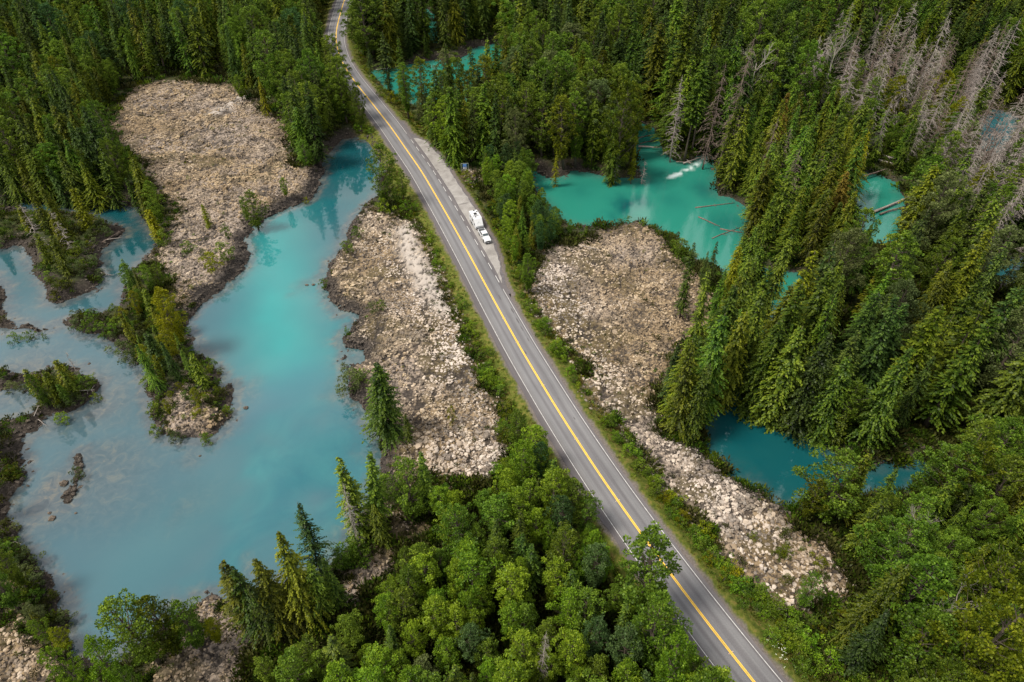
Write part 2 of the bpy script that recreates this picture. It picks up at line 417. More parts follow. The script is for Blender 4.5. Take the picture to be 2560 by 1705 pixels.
m_tan = smooth(.35, .65, fbm(x, y, 26, 3, 221) + (x > 20) * 0.12 * np.clip((np.abs(r) - 22) / 20, -1, 1.6))
gi = np.arange(len(gx) * len(gy)).reshape(len(gy), len(gx))
quads = np.stack([gi[:-1, :-1], gi[:-1, 1:], gi[1:, 1:], gi[1:, :-1]], -1).reshape(-1, 4)

def ramp(N, stops):
    rp = N.new('ShaderNodeValToRGB'); e = rp.color_ramp.elements
    while len(e) < len(stops): e.new(0.5)
    for k, (p, c) in enumerate(stops): e[k].position = p; e[k].color = (*c, 1)
    return rp
def noise(N, L, vec, scale, detail=5, rough=.55, dist=0.0):
    n = N.new('ShaderNodeTexNoise'); n.inputs['Scale'].default_value = scale; n.inputs['Detail'].default_value = detail
    n.inputs['Roughness'].default_value = rough; n.inputs['Distortion'].default_value = dist
    L.new(vec, n.inputs['Vector']); return n
def mixc(N, L, fac, a, b, mode='MIX'):
    m = N.new('ShaderNodeMixRGB'); m.blend_type = mode
    for s, v in ((m.inputs['Fac'], fac), (m.inputs['Color1'], a), (m.inputs['Color2'], b)):
        if hasattr(v, 'node'): L.new(v, s)
        elif isinstance(v, (int, float)): s.default_value = v
        else: s.default_value = (*v, 1)
    return m.outputs['Color']
def attr(N, name):
    a = N.new('ShaderNodeAttribute'); a.attribute_name = name; return a

def ramp_moss(N, L, n):
    r_ = ramp(N, [(.3, (.035, .028, .012)), (.55, (.085, .065, .030)), (.75, (.14, .11, .055))]); L.new(n.outputs['Fac'], r_.inputs['Fac']); return r_.outputs['Color']
gm, nt, N, L, B = nodes_mat('ground_surface')
geo = N.new('ShaderNodeNewGeometry'); P_ = geo.outputs['Position']
a1, a2 = attr(N, 'mask_a'), attr(N, 'mask_b')
s1 = N.new('ShaderNodeSeparateColor'); L.new(a1.outputs['Color'], s1.inputs['Color'])
s2 = N.new('ShaderNodeSeparateColor'); L.new(a2.outputs['Color'], s2.inputs['Color'])
nf = noise(N, L, P_, 0.55, 6, .6)
forest = ramp(N, [(.3, (.012, .018, .006)), (.5, (.028, .036, .010)), (.62, (.05, .042, .018)), (.75, (.035, .055, .012))]); L.new(nf.outputs['Fac'], forest.inputs['Fac'])
nb = noise(N, L, P_, 2.2, 6, .65)
basalt = ramp(N, [(.3, (.013, .011, .010)), (.52, (.036, .030, .027)), (.72, (.10, .082, .068))]); L.new(nb.outputs['Fac'], basalt.inputs['Fac'])
nl = noise(N, L, P_, 1.3, 8, .7, .4)
lich = ramp(N, [(.42, (.0, .0, .0)), (.55, (1, 1, 1))]); L.new(nl.outputs['Fac'], lich.inputs['Fac'])
pale = mixc(N, L, s2.outputs['Red'], (.29, .232, .19), (.23, .165, .098))
lava = mixc(N, L, lich.outputs['Color'], basalt.outputs['Color'], pale)
a3 = attr(N, 'mask_c'); s3 = N.new('ShaderNodeSeparateColor'); L.new(a3.outputs['Color'], s3.inputs['Color'])
lava = mixc(N, L, s3.outputs['Green'], lava, ramp_moss(N, L, nb))
lava = mixc(N, L, s3.outputs['Red'], lava, (.34, .295, .26))
ng = noise(N, L, P_, 1.1, 7, .65)
grass = ramp(N, [(.3, (.030, .042, .006)), (.48, (.065, .080, .010)), (.6, (.11, .105, .022)), (.72, (.16, .11, .035))]); L.new(ng.outputs['Fac'], grass.inputs['Fac'])
nr = noise(N, L, P_, 3.5, 6, .7)
grav = ramp(N, [(.3, (.085, .070, .062)), (.55, (.13, .11, .10)), (.75, (.20, .17, .15))]); L.new(nr.outputs['Fac'], grav.inputs['Fac'])
shore = mixc(N, L, 0.3, basalt.outputs['Color'], (.030, .022, .014))
c = mixc(N, L, s2.outputs['Green'], forest.outputs['Color'], shore)
c = mixc(N, L, s1.outputs['Green'], c, grass.outputs['Color'])
c = mixc(N, L, s2.outputs['Blue'], c, basalt.outputs['Color'])
c = mixc(N, L, s1.outputs['Red'], c, lava)
c = mixc(N, L, s1.outputs['Blue'], c, grav.outputs['Color'])
L.new(c, B.inputs['Base Color'])
B.inputs['Roughness'].default_value = 0.95; B.inputs['Specular IOR Level'].default_value = 0.15
bm_ = N.new('ShaderNodeBump'); bm_.inputs['Strength'].default_value = 0.9; bm_.inputs['Distance'].default_value = 0.25
L.new(nb.outputs['Fac'], bm_.inputs['Height']); L.new(bm_.outputs['Normal'], B.inputs['Normal'])
me = mesh_np('ground', np.stack([x, y, GZ], 1), [quads], [gm], {
    'mask_a': np.stack([m_lava, m_verge, m_grav], 1), 'mask_b': np.stack([m_tan, m_shore, smooth(-.8, .6, l)], 1), 'mask_c': np.stack([m_track, m_moss, m_moss * 0], 1)}, smooth_=True)
ground = link('ground', me); ground['kind'] = 'structure'

# ------------------------------------------------------------------ water
wx_ = np.concatenate([np.arange(-150, -100, 2.0), np.arange(-100, 100, 0.8), np.arange(100, 262, 1.6)])
wy_ = np.concatenate([np.arange(34, 140, 0.8), np.arange(140, 400, 1.3)])
WX, WY = np.meshgrid(wx_, wy_); WP = np.stack([WX.ravel(), WY.ravel()], 1)
wf = fields(WP)[0]
river_m = np.full(len(WP), -60.0)
for (k, _), q in zip(WATERS, W_POLY):
    if k == 'river' or q is W_POLY[3] or q is W_POLY[5]: river_m = np.maximum(river_m, sdist(WP, q, 20))
shal = np.clip(wf, 0, 30)
# silty shelves: wider along the lake's west and south shores
SHELVES = [(250, 1180, 26, .55), (470, 1230, 12, .25), (130, 1240, 20, .8), (170, 1000, 26, .85), (60, 930, 24, .75), (255, 1010, 14, .8), (300, 990, 12, .55), (120, 900, 12, .5),
           (830, 980, 9, .5), (780, 715, 8, .6), (560, 1040, 9, .5), (900, 1150, 7, .5), (640, 1430, 7, .5), (840, 1330, 6, .5), (480, 1120, 9, .45), (620, 960, 8, .4)]
sx, sy = WP[:, 0], WP[:, 1]
nz = fbm(sx, sy, 12, 4, 301); nz2 = fbm(sx, sy, 4, 4, 311)
shallow = .62 * np.exp(-np.maximum(shal - 0.3, 0) / (0.35 + 2.0 * nz ** 2))
for X_, Y_, R_, A_ in SHELVES:
    c0 = gp(X_, Y_, WATER_Z)
    d_ = np.hypot(sx - c0[0] + (nz2 - .5) * 9, sy - c0[1] + (nz - .5) * 14)
    shallow = np.maximum(shallow, A_ * np.exp(-(d_ / (R_ * 0.42)) ** 2) * (0.6 + 0.6 * nz2))
shallow = shallow * (1 - .7 * smooth(-4, 0, river_m))
blue_left = smooth(.25, .75, 0.5 + (-48 - sx) / 60 + (nz - .5) * .9)
foam = np.zeros(len(WP))
FO = GP([(1765, 398), (1742, 412), (1722, 424), (1700, 434), (1678, 440)], WATER_Z)
fd = seg_dist(WP + (nz2[:, None] - .5) * 2.2, FO[:-1], FO[1:])
foam = np.clip(1.15 - fd / 1.5, 0, 1) * smooth(.34, .6, fbm(sx, sy, 1.1, 3, 331))
keep = wf > -2.5
keepg = keep.reshape(len(wy_), len(wx_))
wi = np.arange(len(WP)).reshape(len(wy_), len(wx_))
kq = keepg[:-1, :-1] | keepg[:-1, 1:] | keepg[1:, 1:] | keepg[1:, :-1]
wq = np.stack([wi[:-1, :-1], wi[:-1, 1:], wi[1:, 1:], wi[1:, :-1]], -1)[kq]
# per region: left lake / right river and ponds
cx = WP[wq[:, 0], 0]; cy = WP[wq[:, 0], 1]
rd = road_dist(np.stack([cx, cy], 1))

wm, nt, N, L, B = nodes_mat('glacial_water')
geo = N.new('ShaderNodeNewGeometry'); P_ = geo.outputs['Position']
aw = attr(N, 'water_mask'); sw = N.new('ShaderNodeSeparateColor'); L.new(aw.outputs['Color'], sw.inputs['Color'])
aw2 = attr(N, 'foam')
nlow = noise(N, L, P_, 0.06, 6, .6, 1.2)
deep = ramp(N, [(.35, (.010, .084, .110)), (.65, (.022, .120, .134))]); L.new(nlow.outputs['Fac'], deep.inputs['Fac'])
c = mixc(N, L, sw.outputs['Green'], deep.outputs['Color'], (.036, .086, .108))
c = mixc(N, L, sw.outputs['Blue'], c, (.016, .150, .112))
c = mixc(N, L, attr(N, 'bright').outputs['Fac'], c, (.018, .190, .188))
c = mixc(N, L, attr(N, 'slate').outputs['Fac'], c, (.018, .085, .125))
c = mixc(N, L, attr(N, 'depth').outputs['Fac'], c, (.001, .042, .050))  # dark teal: tree reflections painted into the water colour, plus sunken spots
nsh = noise(N, L, P_, 0.5, 7, .62, 1.0)
bed = ramp(N, [(.35, (.045, .042, .045)), (.5, (.070, .068, .070)), (.68, (.13, .11, .082))]); L.new(nsh.outputs['Fac'], bed.inputs['Fac'])
mm = N.new('ShaderNodeMath'); mm.operation = 'MULTIPLY_ADD'
L.new(sw.outputs['Red'], mm.inputs[0]); mm.inputs[1].default_value = 1.0
ns2 = N.new('ShaderNodeMath'); ns2.operation = 'MULTIPLY_ADD'; L.new(nsh.outputs['Fac'], ns2.inputs[0]); ns2.inputs[1].default_value = .5; ns2.inputs[2].default_value = -.25
ns3 = N.new('ShaderNodeMath'); ns3.operation = 'MULTIPLY'; L.new(ns2.outputs[0], ns3.inputs[0]); L.new(sw.outputs['Red'], ns3.inputs[1])
L.new(ns3.outputs[0], mm.inputs[2]); mm.use_clamp = True
c = mixc(N, L, mm.outputs[0], c, bed.outputs['Color'])
c = mixc(N, L, aw2.outputs['Fac'], c, (.46, .54, .54))
L.new(c, B.inputs['Base Color'])
rr = N.new('ShaderNodeMath'); rr.operation = 'MULTIPLY_ADD'; L.new(aw2.outputs['Fac'], rr.inputs[0]); rr.inputs[1].default_value = .5; rr.inputs[2].default_value = .035
L.new(rr.outputs[0], B.inputs['Roughness'])
B.inputs['IOR'].default_value = 1.55
nrip = noise(N, L, P_, 1.1, 4, .6, .2)
bp = N.new('ShaderNodeBump'); bp.inputs['Distance'].default_value = 0.05
br = N.new('ShaderNodeMath'); br.operation = 'MULTIPLY_ADD'; L.new(sw.outputs['Blue'], br.inputs[0]); br.inputs[1].default_value = .25; br.inputs[2].default_value = .05
L.new(br.outputs[0], bp.inputs['Strength']); L.new(nrip.outputs['Fac'], bp.inputs['Height']); L.new(bp.outputs['Normal'], B.inputs['Normal'])

rg = smooth(-6, 0, river_m) * 1.0
pond_dark = smooth(26, 34, sx) * (1 - smooth(104, 122, sy))
rg = rg * (1 - .8 * pond_dark)
bright_b = GP([(690,560),(700,700),(690,800),(715,905)], WATER_Z); bright2 = GP([(620,1180),(480,1300),(330,1430)], WATER_Z)
bright = .85 * np.exp(-(seg_dist(WP, bright_b[:-1], bright_b[1:]) / 10.5) ** 2) + .10 * np.exp(-(seg_dist(WP, bright2[:-1], bright2[1:]) / 9) ** 2)
bright = np.clip(bright * (.7 + .6 * nz), 0, 1)
dark_reflect_spots = .78 * pond_dark  # reflected trees darken this pond through its own colour
for X_, Y_, R_, A_ in [(1555,512,3.4,.9),(1600,505,3.2,.6),(1530,540,3,.4),(1640,455,4,.4),(1760,470,4,.5),(1680,500,4,.25),(1450,470,4,.25),(1820,560,5,.4)]:
    c0 = gp(X_, Y_, WATER_Z); dark_reflect_spots = np.maximum(dark_reflect_spots, A_ * np.exp(-((np.hypot(sx - c0[0] + (nz2 - .5) * 6, (sy - c0[1]) * .7 + (nz - .5) * 5)) / R_) ** 2))
d5 = GP([(745,960),(700,985),(620,1000)], WATER_Z); darkb = .5 * np.exp(-(seg_dist(WP, d5[:-1], d5[1:]) / 9) ** 2)
cv0 = gp(880, 400, WATER_Z); dark_reflect_spots = np.maximum(dark_reflect_spots, .78 * np.exp(-(np.hypot(sx - cv0[0], (sy - cv0[1]) * .6) / 26) ** 2))  # cove: dark tree reflections painted into the water
up0 = gp(300, 560, WATER_Z); dark_reflect_spots = np.maximum(dark_reflect_spots, .9 * np.exp(-(np.hypot(sx - up0[0], sy - up0[1]) / 40) ** 4))  # upper left channel: reflected trees painted as dark water
watt = {'water_mask': np.stack([shallow, blue_left * (1 - np.clip(rg, 0, 1)), rg], 1), 'foam': foam, 'depth': dark_reflect_spots, 'bright': bright, 'slate': darkb}  # the depth entry carries painted tree reflections and the pool's sunken spots
def sub_water(name, sel):
    q = wq[sel]; u, inv = np.unique(q, return_inverse=True)
    V = np.stack([WP[u, 0], WP[u, 1], np.full(len(u), WATER_Z)], 1)
    me = mesh_np(name, V, [inv.reshape(q.shape)], [wm], {k: v[u] for k, v in watt.items()}, smooth_=True)
    o = link(name, me); o['kind'] = 'structure'
    return o
lake = sub_water('lake_water', (rd < 0))
river = sub_water('river_water', (rd >= 0))

# ------------------------------------------------------------------ road
def strip(off0, off1, z, i0=0, i1=None, step=1, s0=None, s1=None):
    if s0 is not None:
        ss = np.linspace(s0, s1, max(2, int((s1 - s0) / 1.0) + 1))
        C_ = np.stack([np.interp(ss, rs, rc[:, k]) for k in range(2)], 1)
        Nn = np.stack([np.interp(ss, rs, rn[:, k]) for k in range(2)], 1); Nn /= np.linalg.norm(Nn, axis=1)[:, None]
        S_ = ss
    else:
        C_, Nn, S_ = rc, rn, rs
    a, b = C_ + Nn * off0, C_ + Nn * off1
    n = len(C_)
    V = np.concatenate([np.c_[a, np.full(n, z)], np.c_[b, np.full(n, z)]])
    i = np.arange(n - 1)
    F = np.stack([i, i + n, i + n + 1, i + 1], 1)
    return V, F, np.concatenate([np.full(n, off0), np.full(n, off1)]), np.concatenate([S_, S_])

rm, nt, N, L, B = nodes_mat('worn_asphalt')
al = attr(N, 'lat'); ag = attr(N, 'along')
cmb = N.new('ShaderNodeCombineXYZ'); L.new(al.outputs['Fac'], cmb.inputs[0])
ml = N.new('ShaderNodeMath'); ml.operation = 'MULTIPLY'; L.new(ag.outputs['Fac'], ml.inputs[0]); ml.inputs[1].default_value = .03
L.new(ml.outputs[0], cmb.inputs[1])
streak = noise(N, L, cmb.outputs[0], 2.2, 5, .55)
mr = N.new('ShaderNodeMapRange'); mr.inputs['From Min'].default_value = -5; mr.inputs['From Max'].default_value = 5
L.new(al.outputs['Fac'], mr.inputs['Value'])
prof = ramp(N, [(.02, (.088, .078, .080)), (.14, (.092, .082, .084)), (.17, (.135, .128, .130)), (.27, (.150, .146, .150)), (.335, (.118, .112, .117)), (.40, (.148, .143, .148)), (.48, (.130, .125, .130)),
                (.55, (.142, .137, .142)), (.655, (.112, .106, .111)), (.73, (.148, .144, .148)), (.81, (.138, .133, .138)), (.84, (.098, .090, .094)), (.95, (.12, .106, .106))])
prof.color_ramp.interpolation = 'EASE'
L.new(mr.outputs[0], prof.inputs['Fac'])
c = mixc(N, L, .55, prof.outputs['Color'], mixc(N, L, 1.0, prof.outputs['Color'], ramp(N, [(.35, (.80, .80, .81)), (.65, (1.14, 1.14, 1.14))]).outputs['Color'], 'MULTIPLY'))
# wire the streak ramp
rp_ = [n for n in N if n.type == 'VALTORGB'][-1]; L.new(streak.outputs['Fac'], rp_.inputs['Fac'])
geo = N.new('ShaderNodeNewGeometry')
grain = noise(N, L, geo.outputs['Position'], 5.0, 5, .7)
grp = ramp(N, [(.3, (.86, .86, .86)), (.7, (1.12, 1.12, 1.12))]); L.new(grain.outputs['Fac'], grp.inputs['Fac'])
big = noise(N, L, geo.outputs['Position'], .06, 4, .6)
bgr = ramp(N, [(.3, (.86, .86, .87)), (.7, (1.1, 1.1, 1.1))]); L.new(big.outputs['Fac'], bgr.inputs['Fac'])
c = mixc(N, L, 1.0, c, grp.outputs['Color'], 'MULTIPLY')
c = mixc(N, L, 1.0, c, bgr.outputs['Color'], 'MULTIPLY')
L.new(c, B.inputs['Base Color']); B.inputs['Roughness'].default_value = .85; B.inputs['Specular IOR Level'].default_value = .25

offs = [-4.85, -3.7, -2.4, -1.2, 0, 1.2, 2.4, 3.7, 4.25]
n_ = len(rc); Vs, Fs, la, ln = [], [], [], []
jl = (fbm(rs, rs * 0, 2.6, 3, 401) - .5) * .5; jr = (fbm(rs, rs * 0, 2.2, 3, 405) - .5) * .45
for k, o in enumerate(offs):
    oo = np.full(n_, o)
    if k == 0: oo = o + jl
    if k == len(offs) - 1: oo = o + jr
    Vs.append(np.c_[rc + rn * oo[:, None], np.zeros(n_)]); la.append(oo * np.ones(n_)); ln.append(rs)
    if k:
        i = np.arange(n_ - 1) + (k - 1) * n_
        Fs.append(np.stack([i, i + n_, i + n_ + 1, i + 1], 1))
me = mesh_np('road', np.concatenate(Vs), Fs, [rm], {'lat': np.concatenate(la), 'along': np.concatenate(ln)})
road = link('road', me); road['kind'] = 'structure'

white_paint = simple_mat('white_road_paint', (.43, .42, .41), .7, var=.28, scale=1.5)
yellow_paint = simple_mat('yellow_road_paint', (.80, .47, .022), .7, var=.14, scale=1.5)
stud_mat = simple_mat('reflector_plastic', (.75, .5, .4), .4, var=.05)
def paint(name, a, b, mat, s0=None, s1=None, z=0.008):
    V, F, _, _ = strip(a, b, z, s0=s0, s1=s1)
    return link(name, mesh_np(name, V, [F], [mat]), road)
def s_at(x_, y_):
    p = np.array(gp(x_, y_)); return rs[((rc - p) ** 2).sum(1).argmin()]
paint('centre_line', -.19, -.05, yellow_paint); paint('centre_line', .05, .19, yellow_paint)
paint('edge_line', -3.65, -3.54, white_paint)
s_dash0, s_solid = s_at(1018, 335), s_at(1239, 724)
paint('edge_line', 3.54, 3.65, white_paint, 0.0, s_dash0)
paint('edge_line', 3.54, 3.65, white_paint, s_solid, rs[-1])
DASH = [(1029.7,349.1),(1042.8,367.1),(1056.4,385.2),(1069.5,404.6),(1083,425.2),(1096.4,446.0),(1110.3,467.8),(1124.8,491.2),(1139.2,515.3),(1153.9,540.7),(1169.2,567.4),(1184.8,595.4),(1201.7,624.8),(1219.4,655.7),(1237.6,688.2)]
for dx_, dy_ in DASH:
    s0_ = s_at(dx_, dy_); paint('lane_dash', 3.52, 3.67, white_paint, s0_, s0_ + 3.1)
for mx_, my_ in [(1062,442),(1095.8,496.1),(1129,556.4),(1163,618),(1207,700.8),(1260.5,798.6),(1291,853),(1356.4,965.7),(1441.7,1098.7),(1542.9,1250),(1628,1375),(1826,1632.7)]:
    s_ = s_at(mx_, my_)
    for sd in (-1, 1):
        k = np.abs(rs - s_).argmin(); c_ = rc[k] + rn[k] * .38 * sd
        mb = MB(); mb.hexa([(-.06, -.06, 0), (.06, -.06, 0), (.06, .06, 0), (-.06, .06, 0), (-.04, -.04, .03), (.04, -.04, .03), (.04, .04, .03), (-.04, .04, .03)])
        mb.build('road_stud', stud_mat, road, loc=(c_[0], c_[1], .004))

patch_m = simple_mat('dark_asphalt_patch', (.080, .074, .078), .9, var=.25, scale=2)
def patch(x_, y_, wd, ln, seed):
    s_ = s_at(x_, y_); k = np.abs(rs - s_).argmin(); g_ = np.random.RandomState(seed)
    lat = float(((np.array(gp(x_, y_)) - rc[k]) * rn[k]).sum()); m_ = 14; t_ = np.linspace(0, 2 * np.pi, m_, endpoint=False)
    rr_ = 1 + (g_.rand(m_) - .5) * .6
    V = rc[k] + rn[k] * (lat + np.cos(t_) * rr_ * wd / 2)[:, None] + rt[k] * (np.sin(t_) * rr_ * ln / 2)[:, None]
    link('asphalt_patch', mesh_np('asphalt_patch', np.c_[V, np.full(m_, .004)], [np.arange(m_)[None] if (np.cross(V[1] - V[0], V[2] - V[1]) > 0) else np.arange(m_)[::-1][None]], [patch_m]), road)
for k_, a_ in enumerate([(1280,775,.3,2.2),(1293,800,.35,2.6),(1305,822,.3,1.8),(1318,845,.25,1.2),(1250,745,.3,2.2),(1436,1046,.25,.8),(1618,1333,.18,1.6),(1622,1345,.12,1.2),(1313,880,.3,1.6),(1398,1000,.15,1.0),(1232,672,.3,2.0),(1665,1452,.4,1.2),(1100,560,.3,1.5)]): patch(*a_, k_)
# pull-out beside the road
def flat_poly(name, pts, z, mat, parent=None):
    from mathutils.geometry import tessellate_polygon
    T = tessellate_polygon([[Vector((p[0], p[1], 0)) for p in pts]])
    V = np.c_[pts, np.full(len(pts), z)]
    F = np.array(T)
    a = V[F[:, 1]] - V[F[:, 0]]; b = V[F[:, 2]] - V[F[:, 0]]
    flip = (a[:, 0] * b[:, 1] - a[:, 1] * b[:, 0]) < 0
    F[flip] = F[flip][:, ::-1]
    return link(name, mesh_np(name, V, [F], [mat]), parent)
def jitter(P, amp, s):
    P = resample(P, 1.0)
    return P + (np.stack([vnoise(P[:, 0] * .9, P[:, 1] * .9, s), vnoise(P[:, 0] * .9, P[:, 1] * .9, s + 1)], 1) - .5) * amp
apron_m = simple_mat('dark_apron_asphalt', (.095, .085, .088), .9, var=.2, scale=1.2)
pm, nt, N, L, B = nodes_mat('pale_worn_pavement')
geo = N.new('ShaderNodeNewGeometry'); P_ = geo.outputs['Position']
n1 = noise(N, L, P_, .35, 6, .65, .5); r1 = ramp(N, [(.3, (.16, .145, .136)), (.5, (.23, .212, .20)), (.7, (.29, .272, .258))]); L.new(n1.outputs['Fac'], r1.inputs['Fac'])
n2 = noise(N, L, P_, 3.0, 6, .7); r2 = ramp(N, [(.3, (.8, .8, .8)), (.65, (1.1, 1.1, 1.1))]); L.new(n2.outputs['Fac'], r2.inputs['Fac'])
L.new(mixc(N, L, 1.0, r1.outputs['Color'], r2.outputs['Color'], 'MULTIPLY'), B.inputs['Base Color']); B.inputs['Roughness'].default_value = .95
out_w, in_w, pale_w = GP(PULL_OUT), GP(PULL_IN), GP(PULL_PALE_OUT)
inner = np.array([rc[np.abs(rs - s).argmin()] + rn[np.abs(rs - s).argmin()] * 3.9 for s in np.linspace(s_at(1255, 757), s_at(985, 300), 40)])
pull = flat_poly('pull_out', np.concatenate([jitter(out_w, .7, 5), inner]), -.012, apron_m); pull['kind'] = 'structure'
flat_poly('pale_pavement', np.concatenate([jitter(pale_w, .6, 9), in_w[1:]]), -.004, pm, pull)
crack_m = simple_mat('tarred_joint', (.07, .062, .06), .9)
for a_, b_ in [((1149, 511), (1171, 506.5)), ((1090, 425.5), (1097, 424))]:
    A_, B_ = np.array(gp(*a_)), np.array(gp(*b_)); d_ = (B_ - A_) / np.linalg.norm(B_ - A_); n2_ = np.array([-d_[1], d_[0]]) * .12
    V = np.array([[*(A_ - n2_), .003], [*(B_ - n2_), .003], [*(B_ + n2_), .003], [*(A_ + n2_), .003]])
    link('joint', mesh_np('joint', V, [np.array([[0, 1, 2, 3]])], [crack_m]), pull)

# ------------------------------------------------------------------ lava blocks
rng = np.random.RandomState(7)
ICO_V = []
_t = (1 + 5 ** .5) / 2
for a, b in [(-1, _t), (1, _t), (-1, -_t), (1, -_t)]: ICO_V.append((a, b, 0))
for a, b in [(-1, _t), (1, _t), (-1, -_t), (1, -_t)]: ICO_V.append((0, a, b))
for a, b in [(_t, -1), (_t, 1), (-_t, -1), (-_t, 1)]: ICO_V.append((a, 0, b))
ICO_V = np.array(ICO_V, float); ICO_V /= np.linalg.norm(ICO_V[0])
ICO_F = np.array([(0,11,5),(0,5,1),(0,1,7),(0,7,10),(0,10,11),(1,5,9),(5,11,4),(11,10,2),(10,7,6),(7,1,8),(3,9,4),(3,4,2),(3,2,6),(3,6,8),(3,8,9),(4,9,5),(2,4,11),(6,2,10),(8,6,7),(9,8,1)])

km, nt, N, L, B = nodes_mat('lichened_lava_block')
geo = N.new('ShaderNodeNewGeometry'); P_ = geo.outputs['Position']
ali = attr(N, 'lichen'); ata = attr(N, 'tan'); ava = attr(N, 'vary')
nb = noise(N, L, P_, 2.6, 6, .7)
bas = ramp(N, [(.3, (.022, .019, .017)), (.7, (.085, .070, .060))]); L.new(nb.outputs['Fac'], bas.inputs['Fac'])
pink = ramp(N, [(.0, (.20, .155, .125)), (.5, (.345, .282, .238)), (1, (.49, .42, .365))]); L.new(ava.outputs['Fac'], pink.inputs['Fac'])
tanr = ramp(N, [(.0, (.125, .085, .048)), (.5, (.265, .190, .115)), (1, (.40, .305, .19))]); L.new(ava.outputs['Fac'], tanr.inputs['Fac'])
pl_ = mixc(N, L, ata.outputs['Fac'], pink.outputs['Color'], tanr.outputs['Color'])
mth = N.new('ShaderNodeMath'); mth.operation = 'MULTIPLY_ADD'; L.new(nb.outputs['Fac'], mth.inputs[0]); mth.inputs[1].default_value = 1.6
m2_ = N.new('ShaderNodeMath'); m2_.operation = 'SUBTRACT'; L.new(ali.outputs['Fac'], m2_.inputs[0]); m2_.inputs[1].default_value = .8
L.new(m2_.outputs[0], mth.inputs[2]); mth.use_clamp = True
c = mixc(N, L, mth.outputs[0], bas.outputs['Color'], pl_)
L.new(c, B.inputs['Base Color']); B.inputs['Roughness'].default_value = .95; B.inputs['Specular IOR Level'].default_value = .15
bp = N.new('ShaderNodeBump'); bp.inputs['Strength'].default_value = .6; bp.inputs['Distance'].default_value = .1
L.new(nb.outputs['Fac'], bp.inputs['Height']); L.new(bp.outputs['Normal'], B.inputs['Normal'])

def rocks(C, S, flat=.62):
    """C (n,3) centres, S (n,) radii -> V,F"""
    n = len(C)
    U = ICO_V[None] * (1 + (rng.rand(n, 12, 1) - .5) * .75) * (1 + (rng.rand(n, 1, 3) - .5) * .55)
    a = rng.rand(n) * 6.283; ca, sa = np.cos(a)[:, None], np.sin(a)[:, None]
    X = U[:, :, 0] * ca - U[:, :, 1] * sa; Y = U[:, :, 0] * sa + U[:, :, 1] * ca
    V = np.stack([X, Y, U[:, :, 2] * flat], -1) * S[:, None, None] + C[:, None]
    F = ICO_F[None] + (np.arange(n) * 12)[:, None, None]
    return V, F

def in_view(P, m=60):
    a, b = px(P[:, 0], P[:, 1], np.full(len(P), -1.0))
    return (a > -m) & (a < 2560 + m) & (b > -m) & (b < 1705 + m)
# candidates on the lava
bb = [(q.min(0), q.max(0)) for q in L_POLY]
CAND = []
for (lo, hi), q in zip(bb, L_POLY):
    A_ = (hi - lo).prod(); n = int(A_ * 7.0)
    p = rng.rand(n, 2) * (hi - lo) + lo
    CAND.append(p)
CAND = np.concatenate(CAND); CAND = CAND[in_view(CAND)]
# shore band candidates
sh = []
for q in W_POLY + I_POLY:
    r_ = resample(np.concatenate([q, q[:1]]), .5)
    for k in range(9): sh.append(r_ + rng.randn(*r_.shape) * 2.2)
sh = np.concatenate(sh); sh = sh[in_view(sh)]
ALLP = np.concatenate([CAND, sh]); issh = np.r_[np.zeros(len(CAND), bool), np.ones(len(sh), bool)]
FF = fields(ALLP); w, l, r, pl = FF; land = -w
trail = np.maximum(*[np.exp(-(seg_dist(ALLP, t_[:-1], t_[1:]) / w_) ** 2.5) for t_, w_ in zip(_tp, (3.0, 2.6))])
ok = np.where(issh, (w < 1.0) & (land < 4.6) & (np.abs(r) > 7) & (pl < -2), (l > -1.2) & (land > 0.2) & (np.abs(r) > 6.0) & (rng.rand(len(l)) > trail * .85))
ok &= ~(issh & (l > 1) & (land > 3))
ALLP, issh = ALLP[ok], issh[ok]; FF = tuple(f[ok] for f in FF); w, l, r, pl = FF; land = -w
dens = fbm(ALLP[:, 0], ALLP[:, 1], 7, 3, 501)
keep_ = rng.rand(len(ALLP)) < np.where(issh, .75, .55 + .9 * dens)
edgef = rng.rand(len(ALLP)) < np.where(issh, 1.0, smooth(-1.4, 2.5, l) * .9 + .1)
keep_ &= edgef
cv = crevice(ALLP[:, 0], ALLP[:, 1])
keep_ &= issh | (rng.rand(len(ALLP)) > cv * 1.05)
keep_ &= issh | (rng.rand(len(ALLP)) < .35 + 1.6 * smooth(.36, .56, fbm(ALLP[:, 0], ALLP[:, 1], 10, 4, 561)))
ALLP, issh = ALLP[keep_], issh[keep_]; FF = tuple(f[keep_] for f in FF); w, l, r, pl = FF; land = -w
HZ = height(ALLP, FF)
n = len(ALLP)
size_f = .55 + 1.0 * fbm(ALLP[:, 0], ALLP[:, 1], 14, 3, 551)
S = (.11 + .24 * rng.rand(n) ** 2.2 + .38 * (rng.rand(n) > .982) * rng.rand(n)) * np.where(issh, 1.25, size_f)
blk = fbm(ALLP[:, 0], ALLP[:, 1], 5, 3, 511)
lich_v = np.clip(smooth(2.0, 5.6, land + (blk - .5) * 4) * (.30 + 1.25 * fbm(ALLP[:, 0], ALLP[:, 1], 1.6, 3, 521) + .3 * (rng.rand(n) - .5)), 0, 1)
lich_v = np.where(issh & (land < 2.6), lich_v * .2, lich_v)
lich_v = np.where(l < -.5, lich_v * .35, lich_v)
lb_ = np.zeros(n, bool)
for q_ in L_POLY[3:7] + L_POLY[1:2]: lb_ |= inside(ALLP, q_)
lich_v = np.where(lb_ & (land > 1.6), np.maximum(lich_v, .72 + .28 * rng.rand(n)), lich_v)
lich_v *= 1 - .6 * (fbm(ALLP[:, 0], ALLP[:, 1], 2.8, 3, 541) < .40)
